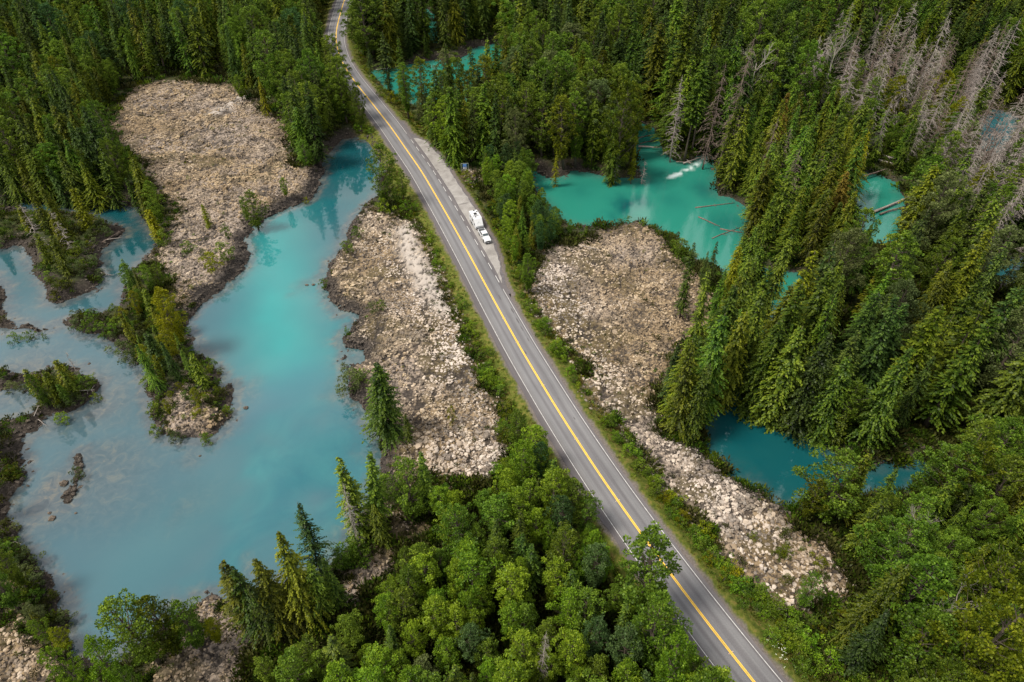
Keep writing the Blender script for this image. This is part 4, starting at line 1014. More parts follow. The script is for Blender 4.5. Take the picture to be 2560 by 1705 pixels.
# ------------------------------------------------------------------ single trees read off the photograph: kind, tint, base, top y, width, label
HAND = [
 ('cedar','green',(970,1084),886,1.4,'dense dark conifer alone on the right lake bank, tallest on the centre strip'),
 ('spruce','green',(1025,1118),1045,1.0,'small bright conifer in front of the lone dark conifer'),
 ('shrub','yellow',(1131,1062),1018,.6,'yellow-green sapling alone on the pale lava strip'),
 ('cottonwood','leaf',(966,524),366,1.15,'tall leafy roadside tree beside the lake cove'),
 ('cottonwood','leaf',(1010,500),425,1.0,'shorter leafy tree on the road side of the cove tree'),
 ('shrub','sage',(879,965),915,1.6,'round grey-green bush overhanging the lake bank'),
 ('cottonwood','leaf',(1322,735),634,1.0,'leafy twin-topped tree at the tip of the right lava field'),
 ('shrub','bright',(1300,700),668,1.0,'lime-green bush beside the tapered end of the pull-out'),
 ('cottonwood','yellow',(452,866),714,1.15,'tall yellow-green tree standing on the lake promontory'),
 ('cottonwood','yellow',(430,820),745,.9,'lower yellow-green tree leaning on the tall promontory tree'),
 ('spruce','green',(350,742),672,1.0,'slender conifer at the neck of the promontory, beside the channel'),
 ('spruce','olive',(368,752),674,.9,'olive conifer beside the slender one at the promontory neck'),
 ('cottonwood','leaf',(410,728),665,1.0,'small leafy tree at the edge of the tan lava above the promontory'),
 ('cottonwood','yellow',(352,790),727,.9,'small yellow-green tree below the promontory neck'),
 ('young_cedar','dark',(410,925),826,1.2,'dark slim conifer in the middle of the promontory'),
 ('cedar','green',(398,968),850,.9,'broad green conifer on the lake side of the promontory'),
 ('cedar','dark',(445,945),850,.9,'dark conifer behind the mossy rocks of the promontory'),
 ('spruce','green',(468,900),829,.9,'slender green conifer on the right shore of the promontory'),
 ('young_cedar','olive',(511,962),874,1.1,'leaning olive spire tree on the promontory rocks'),
 ('cottonwood','yellow',(426,1034),994,1.0,'yellow-green bush on the left of the pale promontory rock'),
 ('cottonwood','yellow',(500,1010),966,1.0,'yellow-green small tree over the crack in the promontory rock'),
 ('shrub','leaf',(384,1028),996,1.3,'dark green bush on the promontory shore'),
 ('shrub','leaf',(386,1068),1040,1.2,'low bush near the promontory tip'),
 ('shrub','sage',(436,1086),1060,1.5,'pale bush on the blunt tip of the promontory'),
 ('shrub','leaf',(512,1092),1066,1.1,'bush at the right corner of the promontory tip'),
 ('shrub','leaf',(540,952),930,1.2,'bush on the dark rock at the promontory right shore'),
 ('shrub','leaf',(524,908),882,1.4,'round bush above the dark cove rocks of the promontory'),
 ('shrub','olive',(545,984),962,1.0,'olive bush near the eastern knob of the promontory'),
 ('shrub','sage',(330,888),850,1.6,'grey-green bush at the left root of the promontory'),
 ('shrub','sage',(300,866),832,1.8,'pale willow bush on the shore left of the promontory'),
 ('shrub','leaf',(256,826),795,1.6,'green bush midway along the thin land arm'),
 ('shrub','leaf',(222,818),786,1.5,'green bush on the outer half of the land arm'),
 ('shrub','sage',(193,808),780,1.5,'grey bush near the tip of the land arm'),
 ('shrub','leaf',(284,828),804,1.4,'bush where the land arm meets the promontory'),
 ('shrub','yellow',(312,800),772,1.1,'yellow-green bush above the land arm'),
 ('shrub','leaf',(417,614),578,1.6,'bright bush at the head of the channel'),
 ('shrub','leaf',(472,628),600,1.7,'bush on the tan lava near the channel head'),
 ('shrub','leaf',(568,652),610,1.6,'dark green bush at the shore edge of the tan lava'),
 ('shrub','yellow',(536,680),638,1.5,'yellow-green bush with a bare stem on the tan lava'),
 ('shrub','sage',(512,642),618,1.0,'thin grey bush between two greener lava bushes'),
 ('cottonwood','leaf',(642,560),458,1.25,'round leafy tree alone on the shoulder of the tan lava field'),
 ('cottonwood','leaf',(618,548),486,1.1,'smaller leafy tree tucked beside the round lava field tree'),
 ('cottonwood','bright',(716,494),444,1.2,'bright bush-like tree above the cove bank'),
 ('shrub','yellow',(763,494),476,1.2,'small yellow-green bush on the cove bank edge'),
 ('young_cedar','yellow',(524,568),508,1.0,'bright yellow-green cone tree on the tan lava'),
 ('shrub','green',(570,592),556,.8,'tiny dark cone bush on the tan lava'),
 ('cottonwood','bright',(607,252),188,1.2,'bright tree at the upper right corner of the tan lava field'),
 ('cedar','yellow',(668,290),190,.8,'narrow yellow-green cedar beside the tan lava field'),
 ('big_cottonwood','leaf',(850,262),92,1.0,'large leafy tree crowding the left side of the road bend'),
 ('big_cottonwood','leaf',(868,308),140,1.0,'large leafy tree reaching out over the road'),
 ('big_cottonwood','leaf',(800,300),128,.95,'large leafy tree behind the road-bend pair'),
 ('spruce','dark',(800,405),190,1.15,'big dark spruce on the bank above the cove'),
 ('spruce','green',(762,395),180,1.0,'green spruce left of the dark cove spruce'),
 ('big_cottonwood','leaf',(905,328),215,.75,'leafy tree at the head of the cove beside the road'),
 ('cottonwood','leaf',(770,425),352,1.3,'low leafy tree at the corner of the tan lava and cove bank'),
 ('spruce','dark',(978,248),172,1.0,'dark spruce standing against the small upper pond'),
 ('spruce','dark',(1003,255),190,1.0,'dark spruce just right of the one against the upper pond'),
 ('spruce','dark',(930,196),118,1.0,'dark spruce between the road bend and the upper pond'),
 ('shrub','yellow',(978,262),232,1.6,'bright yellow bush beside the road below the upper pond'),
 ('shrub','leaf',(955,246),222,1.6,'round green bush beside the road below the upper pond'),
 ('cottonwood','bright',(1120,408),248,1.3,'lime-green leafy tree behind the pull-out'),
 ('cottonwood','leaf',(1092,372),236,1.1,'mid-green leafy tree left of the lime-green one'),
 ('cottonwood','olive',(1062,312),148,1.15,'olive leafy spire below the upper pond'),
 ('cottonwood','leaf',(1022,300),160,1.0,'leafy spire left of the olive one below the upper pond'),
 ('cottonwood','sage',(1112,262),104,1.1,'pale leafy tree standing in front of the upper pond'),
 ('cottonwood','olive',(1218,330),142,1.2,'olive leafy tree right of the upper pond'),
 ('big_cottonwood','sage',(1292,428),272,.85,'pale grey-green tree behind the parking bay trees'),
 ('spruce','yellow',(1388,452),350,.75,'yellow-tinged conifer on the shore of the river pool'),
 ('spruce','yellow',(1578,446),322,.7,'yellow-green conifer at the right end of the river pool bank'),
 ('cedar','green',(1528,446),270,.9,'tall green cedar on the bank behind the river pool'),
 ('big_cottonwood','olive',(1530,440),180,.85,'broad olive tree rising over the river pool bank'),
 ('tall_pine','green',(1712,392),122,1.0,'tall tree with a long bare pale trunk by the rapids'),
 ('tall_pine','olive',(1672,330),20,1.0,'towering tree with bare lower trunk left of the rapids'),
 ('snag','grey',(1678,392),165,.9,'bare grey snag leaning beside the bare-trunked tree'),
 ('snag','brown',(1760,410),130,.85,'brown dead spruce at the mouth of the rapids'),
 ('snag','brown',(1795,420),60,.8,'tall brown dead spruce behind the rapids'),
 ('thin_snag','grey',(1606,446),378,1.6,'thin dead pole tree rising from the pool bank'),
 ('snag','grey',(1536,446),318,.5,'small bare snag among the pool bank trees'),
 ('bare_tree','silver',(1850,330),110,.75,'leafless silver forked tree above the river forest'),
 ('bare_tree','silver',(1905,210),60,.6,'leafless pale tree high in the right forest'),
 ('bare_tree','silver',(2040,290),70,.5,'bleached antler-like dead top right of the centre forest'),
 ('spruce','dark',(1768,722),600,.85,'small dark spruce against the turquoise river bend'),
 ('spruce','dark',(1752,706),624,.9,'short dark spruce left of the river bend spruce'),
 ('shrub','leaf',(1696,636),600,1.8,'green bush on the river shore of the right lava field'),
 ('shrub','rusty',(1690,612),578,.8,'rusty dead sapling on the river shore'),
 ('shrub','sage',(1728,662),632,1.8,'grey-green bush on the river shore below the green bush'),
 ('cedar','green',(1768,985),700,1.15,'huge green cedar between the lava field and the dark pond'),
 ('cedar','green',(1738,1045),776,1.1,'huge green cedar in front of the tallest pond cedar'),
 ('cedar','olive',(1690,1080),850,1.1,'olive green cedar at the lava field edge by the dark pond'),
 ('spruce','green',(1724,900),660,.9,'green spruce leaning over the lava field edge'),
 ('cedar','olive',(1795,1000),740,1.0,'olive cedar overhanging the river narrows'),
 ('cedar','green',(1722,1090),905,1.05,'lowest broad cedar of the clump beside the dark pond'),
 ('spruce','dark',(1665,1010),860,1.0,'dark spruce on the lava side of the cedar clump'),
 ('spruce','green',(1700,790),600,.75,'slim spruce beside the upper part of the right lava field'),
 ('cedar','yellow',(1800,820),600,.8,'yellowish cedar above the cedar clump'),
 ('cedar','green',(1840,760),560,.9,'green cedar at the inner side of the river bend'),
 ('cedar','dark',(15,484),350,1.25,'first dark green cedar from the left in the row above the upper left channel'),
 ('cedar','green',(52,490),330,1.25,'second green cedar from the left in the row above the upper left channel'),
 ('cedar','olive',(92,494),372,1.25,'third olive cedar from the left in the row above the upper left channel'),
 ('cedar','green',(130,498),340,1.25,'fourth green cedar from the left in the row above the upper left channel'),
 ('cedar','dark',(172,503),385,1.25,'fifth dark green cedar from the left in the row above the upper left channel'),
 ('cedar','green',(212,505),350,1.25,'sixth green cedar from the left in the row above the upper left channel'),
 ('cedar','olive',(250,508),378,1.25,'seventh olive cedar from the left in the row above the upper left channel'),
 ('cedar','green',(290,504),360,1.25,'eighth green cedar from the left in the row above the upper left channel'),
 ('spruce','green',(352,530),430,1.2,'green spruce where the upper left channel bends'),
 ('cedar','olive',(378,556),470,1.1,'olive cedar on the outer bank of the channel bend'),
 ('young_cedar','yellow',(394,585),500,1.5,'yellowish young cedar beside the channel bend'),
 ('cedar','green',(1832,952),688,1.15,'green cedar on the narrow neck left of the hidden river channel'),
 ('spruce','green',(1850,890),640,1.1,'spruce behind the cedar on the narrow river neck'),
 ('cedar','olive',(1903,935),700,1.2,'olive cedar hiding the river channel from its right bank'),
 ('cedar','green',(1880,1012),775,1.2,'broad cedar at the mouth of the hidden channel by the dark pond'),
 ('cedar','green',(1928,1042),785,1.25,'broad green cedar on the inner bank above the dark pond'),
 ('cedar','dark',(1985,1064),815,1.15,'dark broad cedar right of the inner bank cedar above the dark pond'),
 ('spruce','green',(1912,985),712,1.25,'tall spruce screening the river narrows'),
 ('cedar','green',(1965,960),668,1.15,'large cedar behind the spruce that screens the river narrows'),
 ('spruce','olive',(1948,885),612,1.2,'olive spruce on the right bank below the river bend'),
 ('spruce','dark',(2003,880),600,1.1,'dark spruce right of the olive one below the river bend'),
 ('cedar','green',(2045,1078),860,1.2,'green cedar at the top right corner of the dark pond'),
 ('cedar','green',(1905,790),560,.9,'green cedar leaning over the visible river patch'),
 ('young_cedar','olive',(2085,1100),1005,1.1,'short leaning olive spire beside the dark pond'),
 ('cottonwood','leaf',(2050,1300),1145,1.5,'leafy tree leaning over the dark pond'),
 ('cottonwood','olive',(2010,1300),1200,1.2,'olive leafy tree at the dark pond shore'),
 ('cottonwood','leaf',(2000,1520),1438,.8,'narrow leafy tree on the lower end of the lava field'),
 ('big_cottonwood','olive',(2330,1760),1480,.8,'olive-brown broad tree in the lower right forest'),
 ('bare_tree','grey',(2270,1640),1480,.6,'half dead tree with bleached twigs in the lower right forest'),
 ('bare_tree','grey',(2200,1440),1290,.55,'bare silver branches at the edge of the lower right forest'),
 ('snag','grey',(2005,1062),960,.4,'small bare snag leaning in the forest above the dark pond'),
 # lake, lower shore and bottom edge
 ('spruce','green',(905,1345),1146,1.05,'layered conifer leaning over the lake, left of a pair'),
 ('spruce','green',(950,1320),1136,1.15,'pointed conifer, right of the leaning pair at the lake shore'),
 ('snag','silver',(897,1368),1206,.6,'bare silver snag in front of the leaning conifer pair'),
 ('cedar','olive',(962,1352),1258,1.2,'dense low olive cedar beside the lower clearing'),
 ('shrub','leaf',(880,1405),1365,1.8,'green bush at the lake shore below the silver snag'),
 ('shrub','leaf',(905,1395),1355,1.6,'second green bush below the silver snag, nearer the clearing'),
 ('spruce','dark',(808,1452),1272,.95,'dark brownish spruce rising in front of the lake'),
 ('cedar','olive',(780,1545),1336,.9,'tall olive cedar, highest of the clump at the lower lake shore'),
 ('cedar','olive',(715,1560),1384,1.0,'olive cedar at the left of the lower shore clump'),
 ('spruce','green',(815,1535),1400,1.0,'green spruce in the middle of the lower shore clump'),
 ('spruce','green',(852,1520),1394,1.0,'green spruce at the right of the lower shore clump'),
 ('cedar','dark',(688,1585),1452,1.0,'dark cedar low in the lower shore clump'),
 ('cottonwood','leaf',(862,1425),1366,1.1,'small leafy tree on the shore behind the clump'),
 ('spruce','olive',(640,1575),1398,1.2,'light green conifer at the corner of the lower lake shore'),
 ('spruce','green',(672,1590),1425,1.1,'green conifer right of the light green shore conifer'),
 ('cottonwood','yellow',(550,1605),1545,1.2,'yellow-green bush tree on the lower left shore'),
 ('cottonwood','leaf',(505,1625),1515,1.0,'dark leafy tree on the lower lake shore, right of three'),
 ('cottonwood','olive',(455,1640),1505,1.0,'olive leafy tree on the lower lake shore, middle of three'),
 ('cottonwood','leaf',(400,1655),1500,1.0,'leafy tree on the lower lake shore, left of three'),
 ('cottonwood','bright',(330,1745),1590,.6,'bright leafy tree at the bottom edge below the lake corner'),
 ('cottonwood','bright',(250,1745),1615,.6,'leafy tree at the bottom edge left of the lake corner'),
 ('cottonwood','leaf',(400,1790),1665,.6,'dark leafy tree at the bottom edge below the shore trees'),
 ('cedar','olive',(110,1560),1520,1.0,'olive young tree on the lower left bank'),
 ('cottonwood','bright',(130,1600),1545,.9,'green bush tree on the lower left lava edge'),
 ('cottonwood','yellow',(165,1610),1560,1.1,'yellowish bush tree beside the dark inlet bank'),
 ('cottonwood','leaf',(956+12,1245),1190,1.0,'small dark leafy tree at the lake end of the centre strip'),
 ('cottonwood','sage',(992,1258),1196,1.1,'grey-green small tree at the lower end of the centre strip'),
 ('cottonwood','leaf',(1035,1300),1160,1.2,'blue-green leafy tree above the lower clearing'),
 ('spruce','green',(1075,1290),1130,1.1,'green conifer inside the broadleaf wood by the centre strip'),
 ('cottonwood','leaf',(1598,1562),1358,1.15,'leafy tree leaning across the road at the bottom'),
 ('cottonwood','leaf',(1605,1665),1500,.9,'leafy tree overhanging the road edge below the leaning tree'),
 ('cottonwood','bright',(1655,1770),1610,.8,'bright leafy tree over the road line near the bottom edge'),
 ('cottonwood','leaf',(1725,1850),1680,.8,'leafy tree at the road edge at the very bottom'),
 ('snag','grey',(1345,1735),1598,.6,'pale bare snag among the bottom broadleaf wood'),
 # peninsulas at the far left
 ('thin_snag','grey',(196,936),868,1.0,'dark bare pole tree standing at the tip of the left peninsula'),
 ('thin_snag','grey',(160,955),895,1.0,'second bare pole tree on the left peninsula'),
 ('cottonwood','leaf',(118,1012),930,.8,'leafy conifer mix tree at the left of the peninsula'),
 ('young_cedar','olive',(146,1000),920,1.2,'yellowish young conifer in the middle of the peninsula'),
 ('young_cedar','green',(170,1000),950,1.2,'green young conifer in the middle of the peninsula'),
 ('shrub','leaf',(212,965),936,1.6,'green bush near the tip of the left peninsula'),
 ('shrub','leaf',(232,985),962,1.4,'low bush at the outer shore of the left peninsula'),
 ('shrub','bright',(148,1040),1012,1.5,'round green bush on the inner side of the left peninsula'),
 ('shrub','olive',(100,960),925,1.5,'olive bush on the back of the left peninsula'),
 ('shrub','sage',(22,958),935,1.8,'grey-green bush on the spit at the left edge'),
 ('shrub','sage',(50,962),940,1.5,'grey-green bush beside the one at the left edge spit'),
 ('shrub','leaf',(68,832),806,1.3,'green bush on the narrow rock spit'),
 ('shrub','leaf',(28,838),812,1.6,'green bush at the root of the narrow rock spit'),
 ('shrub','leaf',(104,832),812,.9,'tiny bush near the end of the narrow rock spit'),
 ('shrub','sage',(190,1180),1150,.9,'grey bush on the small rock islet'),
 ('shrub','leaf',(222,890),868,.0001,''),
 # round lake-side bushes on the centre strip
 ('shrub','leaf',(893,592),568,1.5,'bush on the upper shore of the centre strip'),
 ('shrub','leaf',(872,638),612,1.7,'dark bush on the shore below the first strip bush'),
 ('shrub','leaf',(808,706),684,1.3,'bush at the western tip of the centre strip'),
 ('shrub','sage',(935,786),762,1.6,'grey-green bush over the inlet of the centre strip'),
 ('shrub','leaf',(955,780),758,1.4,'green bush beside the grey-green inlet bush'),
 ('shrub','bright',(866,828),808,1.0,'small bright bush on the inlet shore'),
 ('shrub','olive',(858,905),884,1.0,'olive bush on the little rock islet by the strip'),
 ('shrub','leaf',(905,955),925,1.4,'green bush between the lake bank and the lone conifer'),
 ('cottonwood','leaf',(950,1110),1080,.9,'low shrub tree at the foot of the lone conifer'),
 ('shrub','bright',(962,535),500,1.5,'bright bush at the foot of the cove tree'),
 ('shrub','bright',(1015,535),505,1.6,'bright bush below the shorter cove tree'),
 ('shrub','bright',(1040,530),508,1.4,'bright bush nearest the road below the cove tree'),
]
HAND = [h for h in HAND if h[4] > .01]

QUEUE = []     # (kind, X, Y, H, tint, width, label, group, tilt)
for kind, tint, base, topy, wd, lab in HAND:
    if kind == 'shrub': wd *= .62
    X, Y, H = solve(base, topy)
    QUEUE.append([kind, X, Y, H, tint, wd, lab, None])

# ------------------------------------------------------------------ woods: scattered inside their outlines, never over the open water, lava or road the photograph shows
POOL = RIVER[:36] + [(1800,640)] + RIVER[-14:]
PATCH = [(1925,690),(1985,692),(1975,780),(1930,800),(1915,850),(1905,790)]
DPOND = [(1778,1030),(1800,1003),(1850,1018),(1985,1080),(2060,1120),(2075,1150),(2060,1200),(1980,1250),(1942,1246),(1857,1195),(1800,1140),(1775,1110)]
KEEP_PX = [LAKE, POOL, PATCH, DPOND, TOP_CREEK, Q2, Q3, L1, L1B, L2, L2B, L2C, L5, L3] + [[(940,172),(1010,166),(1095,150),(1105,235),(1050,245),(1000,240),(985,240),(945,200)]] + [[(1175,215),(1260,175),(1262,140),(1215,130),(1180,190)]] + [[(2140,440),(2235,470),(2250,570),(2220,612),(2165,570)]]
def shrinkpx(P, a):
    P = np.array(P, float); c = P.mean(0); return P
KEEPP = [np.array(p, float) for p in KEEP_PX]
ROADL = np.array([(px(*(rc[i] - rn[i] * 4.2), 0)) for i in range(0, len(rc), 3)])
ROADR = np.array([(px(*(rc[i] + rn[i] * 4.2), 0)) for i in range(0, len(rc), 3)])
fin = (ROADL[:, 1] > -80) & (ROADL[:, 1] < 2200)
KEEPP.append(np.concatenate([ROADL[fin], ROADR[fin][::-1]]))
KEEPP.append(np.array(PULL_OUT + [(1236,715),(1180,600),(1110,470),(1030,350)], float))

def blocked(X, Y, H, R, tol=.35):
    bad = np.zeros(len(X))
    ks = [(.35, .55), (.6, .5), (.85, .22), (1.0, 0)]
    tot = 0
    for f, rr in ks:
        for sgn in ((-1, 1) if rr else (0,)):
            a, b = px(X + sgn * R * rr, Y, -1 + H * f)
            pt = np.stack([a, b], 1)
            m = np.zeros(len(X), bool)
            for q in KEEPP: m |= inside(pt, q)
            bad += m; tot += 1
    return bad / tot > tol
def wood(poly, spacing, hr, mix, name, seed, tol=.30, road_min=8.5, water_min=1.2, n_try=14, far=False, hfun=None):
    g = np.random.RandomState(seed)
    Q = GP(poly, -1.0); lo, hi = Q.min(0), Q.max(0)
    lo = np.maximum(lo, [-420, 18]); hi = np.minimum(hi, [420, 470])
    nx, ny = int((hi[0] - lo[0]) / spacing) + 1, int((hi[1] - lo[1]) / spacing) + 1
    ii, jj = np.meshgrid(np.arange(nx), np.arange(ny))
    P = np.stack([lo[0] + (ii.ravel() + .5 * (jj.ravel() % 2)) * spacing, lo[1] + jj.ravel() * spacing], 1)
    P += (g.rand(*P.shape) - .5) * spacing * .8
    P = P[inside(P, Q)]
    a, b = px(P[:, 0], P[:, 1], -1.0)
    P = P[(a > -330) & (a < 2890)]
    if not len(P): return
    w, l, r, pl = fields(P)
    P = P[(-w > water_min) & (np.abs(r) > road_min) & (l < .8) & (pl < -1.5)]
    ws = np.array([m[2] for m in mix], float); ws /= ws.sum()
    ki = g.choice(len(mix), len(P), p=ws)
    H = hr[0] + (hr[1] - hr[0]) * g.rand(len(P)) ** 1.2
    H = H * (0.85 + .3 * fbm(P[:, 0], P[:, 1], 22, 2, seed))
    wd = .9 + .5 * g.rand(len(P))
    R = np.array([{'spruce': .165, 'cedar': .17, 'young_cedar': .13, 'tall_pine': .125, 'cottonwood': .2, 'big_cottonwood': .23, 'snag': .1, 'bare_tree': .2, 'shrub': .5, 'thin_snag': .05}[mix[k][0]] for k in ki]) * H * wd
    for it in range(3):
        bad = blocked(P[:, 0], P[:, 1], H, R, tol)
        if it < 2: H[bad] *= .72; R[bad] *= .72
    for i in np.where(~bad & (H > 2.0))[0]:
        kd, tn, _ = mix[ki[i]]
        QUEUE.append([kd, P[i, 0], P[i, 1], H[i], tn, wd[i], None, name])

con = [('cedar','green',3),('cedar','olive',2),('spruce','dark',3),('spruce','green',3),('cottonwood','leaf',1.0),('cedar','dark',1.5)]
wood([(-330,-60),(830,-60),(822,10),(800,60),(815,110),(838,170),(860,225),(800,300),(740,300),(733,300),(660,268),(645,238),(580,205),(505,198),(400,196),(320,215),(-330,215)], 6.3, (17, 28),
     con + [('big_cottonwood','leaf',2.2),('big_cottonwood','blue',1)], 'forest behind the tan lava field', 1)
wood([(-330,215),(320,215),(285,262),(255,320),(268,360),(300,395),(355,430),(395,480),(430,520),(430,565),(395,590),(370,560),(345,515),(300,500),(200,508),(145,500),(0,480),(-330,480)], 5.2, (13, 23),
     [('cedar','olive',2.5),('cedar','green',3),('spruce','dark',2),('cottonwood','leaf',3),('big_cottonwood','leaf',2),('cottonwood','olive',1),('cedar','dark',2)], 'wood left of the tan lava field', 2)
wood([(735,300),(800,290),(870,245),(925,325),(890,338),(850,342),(800,400),(745,410),(735,390)], 5.0, (16, 22), [('spruce','dark',3),('cedar','green',2),('cottonwood','leaf',2)], 'wood between the tan lava field and the road', 3)
wood([(905,-60),(900,40),(895,110),(905,175),(945,235),(985,285),(1030,330),(1065,345),(1100,385),(1130,412),(1205,430),(1320,425),(1365,455),(1430,425),(1520,445),(1595,445),(1593,310),(1500,260),(1400,200),(1290,180),(1240,232),(1180,285),(1090,268),(1050,272),(1000,250),(950,215),(925,180),(910,110)], 5.4, (18, 27),
     [('spruce','green',3),('cedar','green',3),('cottonwood','leaf',2.5),('big_cottonwood','leaf',1.5),('cedar','olive',1.6),('cottonwood','olive',1),('big_cottonwood','sage',.7),('spruce','dark',1.4)], 'wood between the pull-out and the river pool', 4)
wood([(1195,425),(1320,425),(1360,505),(1395,548),(1440,565),(1490,568),(1490,588),(1440,612),(1380,605),(1345,655),(1320,680),(1280,690),(1262,640),(1255,590),(1235,540),(1215,480)], 3.6, (7, 12.5),
     [('cottonwood','bright',4),('cottonwood','leaf',4),('cottonwood','blue',2),('spruce','green',1.2),('cedar','olive',.8)], 'young trees beside the parked truck and trailer', 5, tol=.4, road_min=10)
far_mix = [('spruce','dark',3),('cedar','green',3),('spruce','green',2),('cedar','olive',1.4),('big_cottonwood','leaf',1.2),('tall_pine','dark',1.2),('cedar','dark',2)]
wood([(905,-60),(905,40),(900,110),(930,168),(1010,162),(1090,145),(1190,118),(1235,108),(1285,130),(1290,180),(1400,200),(1600,305),(1640,330),(1660,380),(1730,400),(1765,380),(1800,400),(1960,350),(1960,-60)], 6.8, (21, 35), far_mix, 'tall forest beyond the river pool', 6, water_min=.5)
SNAGZ = [(1985,330),(2000,230),(2060,190),(2200,185),(2420,240),(2700,300),(2700,620),(2450,640),(2440,560),(2330,500),(2200,440),(2100,410)]
wood([(2290,430),(2480,380),(2760,420),(2760,780),(2500,780),(2380,620)], 8.5, (20, 30), [('snag','grey',4),('snag','brown',2)], 'dead trees at the right edge', 23, tol=1.1, water_min=.3)
wood(SNAGZ, 8.6, (20, 35), [('snag','grey',4),('snag','brown',2.4),('snag','silver',.6)], 'stand of dead grey trees on the right', 7, tol=.6, water_min=.2)
wood(SNAGZ, 6.8, (8, 20), [('spruce','green',2),('cedar','olive',1),('cottonwood','leaf',2),('cottonwood','yellow',.5)], 'green trees among the dead stand', 8, tol=.3)
wood([(1960,-60),(2900,-60),(2900,230),(2700,300),(2420,240),(2200,215),(2060,250),(2010,320),(1960,350)], 6.4, (22, 32), far_mix + [('cedar','olive',2),('snag','brown',.7)], 'forest beyond the dead stand', 9)
wood([(1960,350),(2010,320),(2100,410),(2200,440),(2130,420),(2110,470),(2130,560),(2170,625),(2100,650),(2005,690),(1990,685),(1880,660),(1865,600),(1865,520),(1800,485),(1790,430)], 5.8, (18, 28),
     [('cedar','olive',2.4),('cedar','rusty',.5),('cedar','green',3),('spruce','green',1.5),('snag','brown',1.1),('cedar','yellow',.6)], 'cedars on the far bank of the river', 10, water_min=.4, tol=.12)
wood([(2250,640),(2260,500),(2240,440),(2330,500),(2440,560),(2700,620),(2900,640),(2440,720)], 5.8, (17, 24), [('cedar','green',2),('cottonwood','leaf',2),('spruce','dark',2),('snag','grey',1.2),('cottonwood','yellow',.6)], 'trees below the dead stand', 11, tol=.12)
wood([(2010,690),(2250,640),(2440,720),(2900,640),(2900,1150),(2320,1155),(2160,1175),(2090,1140),(2075,1095),(1985,1062),(1900,1035),(1900,980),(1990,840),(2010,760)], 7.6, (17, 30),
     [('cedar','green',4.0),('spruce','green',2.5),('cedar','olive',1.4),('spruce','dark',2.2),('cottonwood','leaf',1.5),('big_cottonwood','sage',.9),('spruce','olive',1),('snag','brown',.25)], 'big cedars behind the dark pond', 12, water_min=.4)
wood([(1985,1272),(2040,1280),(2250,1238),(2330,1195),(2900,1180),(3000,2300),(2300,2400),(2080,1950),(1990,1750),(1940,1660),(2000,1610),(2140,1560),(2150,1460),(2120,1380),(2010,1310)], 5.0, (13, 21),
     [('spruce','green',2.4),('cedar','olive',1.6),('cottonwood','leaf',2.4),('big_cottonwood','leaf',1.6),('spruce','olive',1.2),('cottonwood','olive',1.2),('snag','grey',.3),('spruce','dark',1.2)], 'lower right forest beside the road', 13, tol=.34, road_min=11)
wood([(1800,700),(1880,740),(1895,800),(1870,900),(1800,990),(1770,1010),(1700,1080),(1650,1040),(1660,960),(1720,880),(1790,800)], 4.8, (17, 24), [('cedar','green',3),('spruce','green',2),('cedar','olive',2)], 'cedar clump between the lava field and the river', 14, tol=.5)
wood([(1300,1120),(1360,1190),(1420,1270),(1490,1360),(1570,1465),(1640,1560),(1600,1560),(1500,1440),(1400,1300),(1320,1200)], 3.4, (6, 9.5), [('cottonwood','bright',3),('cottonwood','leaf',3)], 'young trees along the lower left road edge', 21, tol=.6, road_min=6.4)
wood([(1000,1240),(1080,1225),(1240,1235),(1300,1130),(1360,1190),(1420,1270),(1490,1360),(1570,1465),(1650,1570),(1740,1690),(1850,1840),(2050,2300),(600,2400),(560,1760),(700,1650),(780,1640),(880,1610),(980,1490),(1040,1400),(1110,1360),(1110,1300),(1040,1260)], 3.7, (9, 16),
     [('cottonwood','bright',5.5),('cottonwood','leaf',4.2),('cottonwood','bright',2.0),('cottonwood','blue',.5),('cottonwood','sage',.3),('spruce','green',1.2)], 'broadleaf wood at the bottom centre', 15, tol=.10, road_min=6.6)
wood([(660,1500),(760,1440),(860,1420),(890,1440),(860,1520),(820,1560),(700,1600),(640,1590)], 4.6, (9, 14), [('cedar','olive',2),('spruce','green',2),('spruce','dark',1)], 'conifer clump at the lower lake shore', 16, tol=.25)
wood([(-60,525),(60,535),(150,545),(240,560),(300,585),(250,620),(245,700),(140,750),(112,735),(90,700),(62,640),(-60,600)], 6.0, (7, 14), [('young_cedar','olive',4),('cedar','olive',2),('young_cedar','yellow',1),('thin_snag','grey',1),('spruce','green',1)], 'small trees on the brushy island by the left edge', 17, tol=.9, water_min=4.0)
wood([(-80,1060),(40,1070),(60,1110),(45,1200),(25,1270),(50,1370),(110,1430),(150,1500),(170,1570),(90,1560),(0,1500),(-80,1460)], 4.2, (6, 11), [('cottonwood','leaf',2),('spruce','green',1),('cottonwood','yellow',1),('young_cedar','olive',2),('cottonwood','sage',1)], 'small trees on the left bank of the lake', 18, tol=.45, water_min=2.2)
wood([(-60,925),(60,925),(120,925),(220,935),(225,965),(120,1040),(80,1050),(84,990),(70,950),(-60,965)], 4.5, (5, 9), [('young_cedar','olive',3),('thin_snag','grey',1.5),('spruce','green',1)], 'small trees on the left peninsula', 19, tol=.9, water_min=1.5)
wood([(330,700),(400,720),(440,780),(470,800),(480,880),(520,910),(490,950),(400,960),(365,930),(340,870),(310,840),(310,790)], 4.6, (5, 9), [('cottonwood','leaf',2),('cottonwood','yellow',1.5),('spruce','green',1.5),('young_cedar','olive',1)], 'small trees on the lake promontory', 20, tol=.9, water_min=1.8)

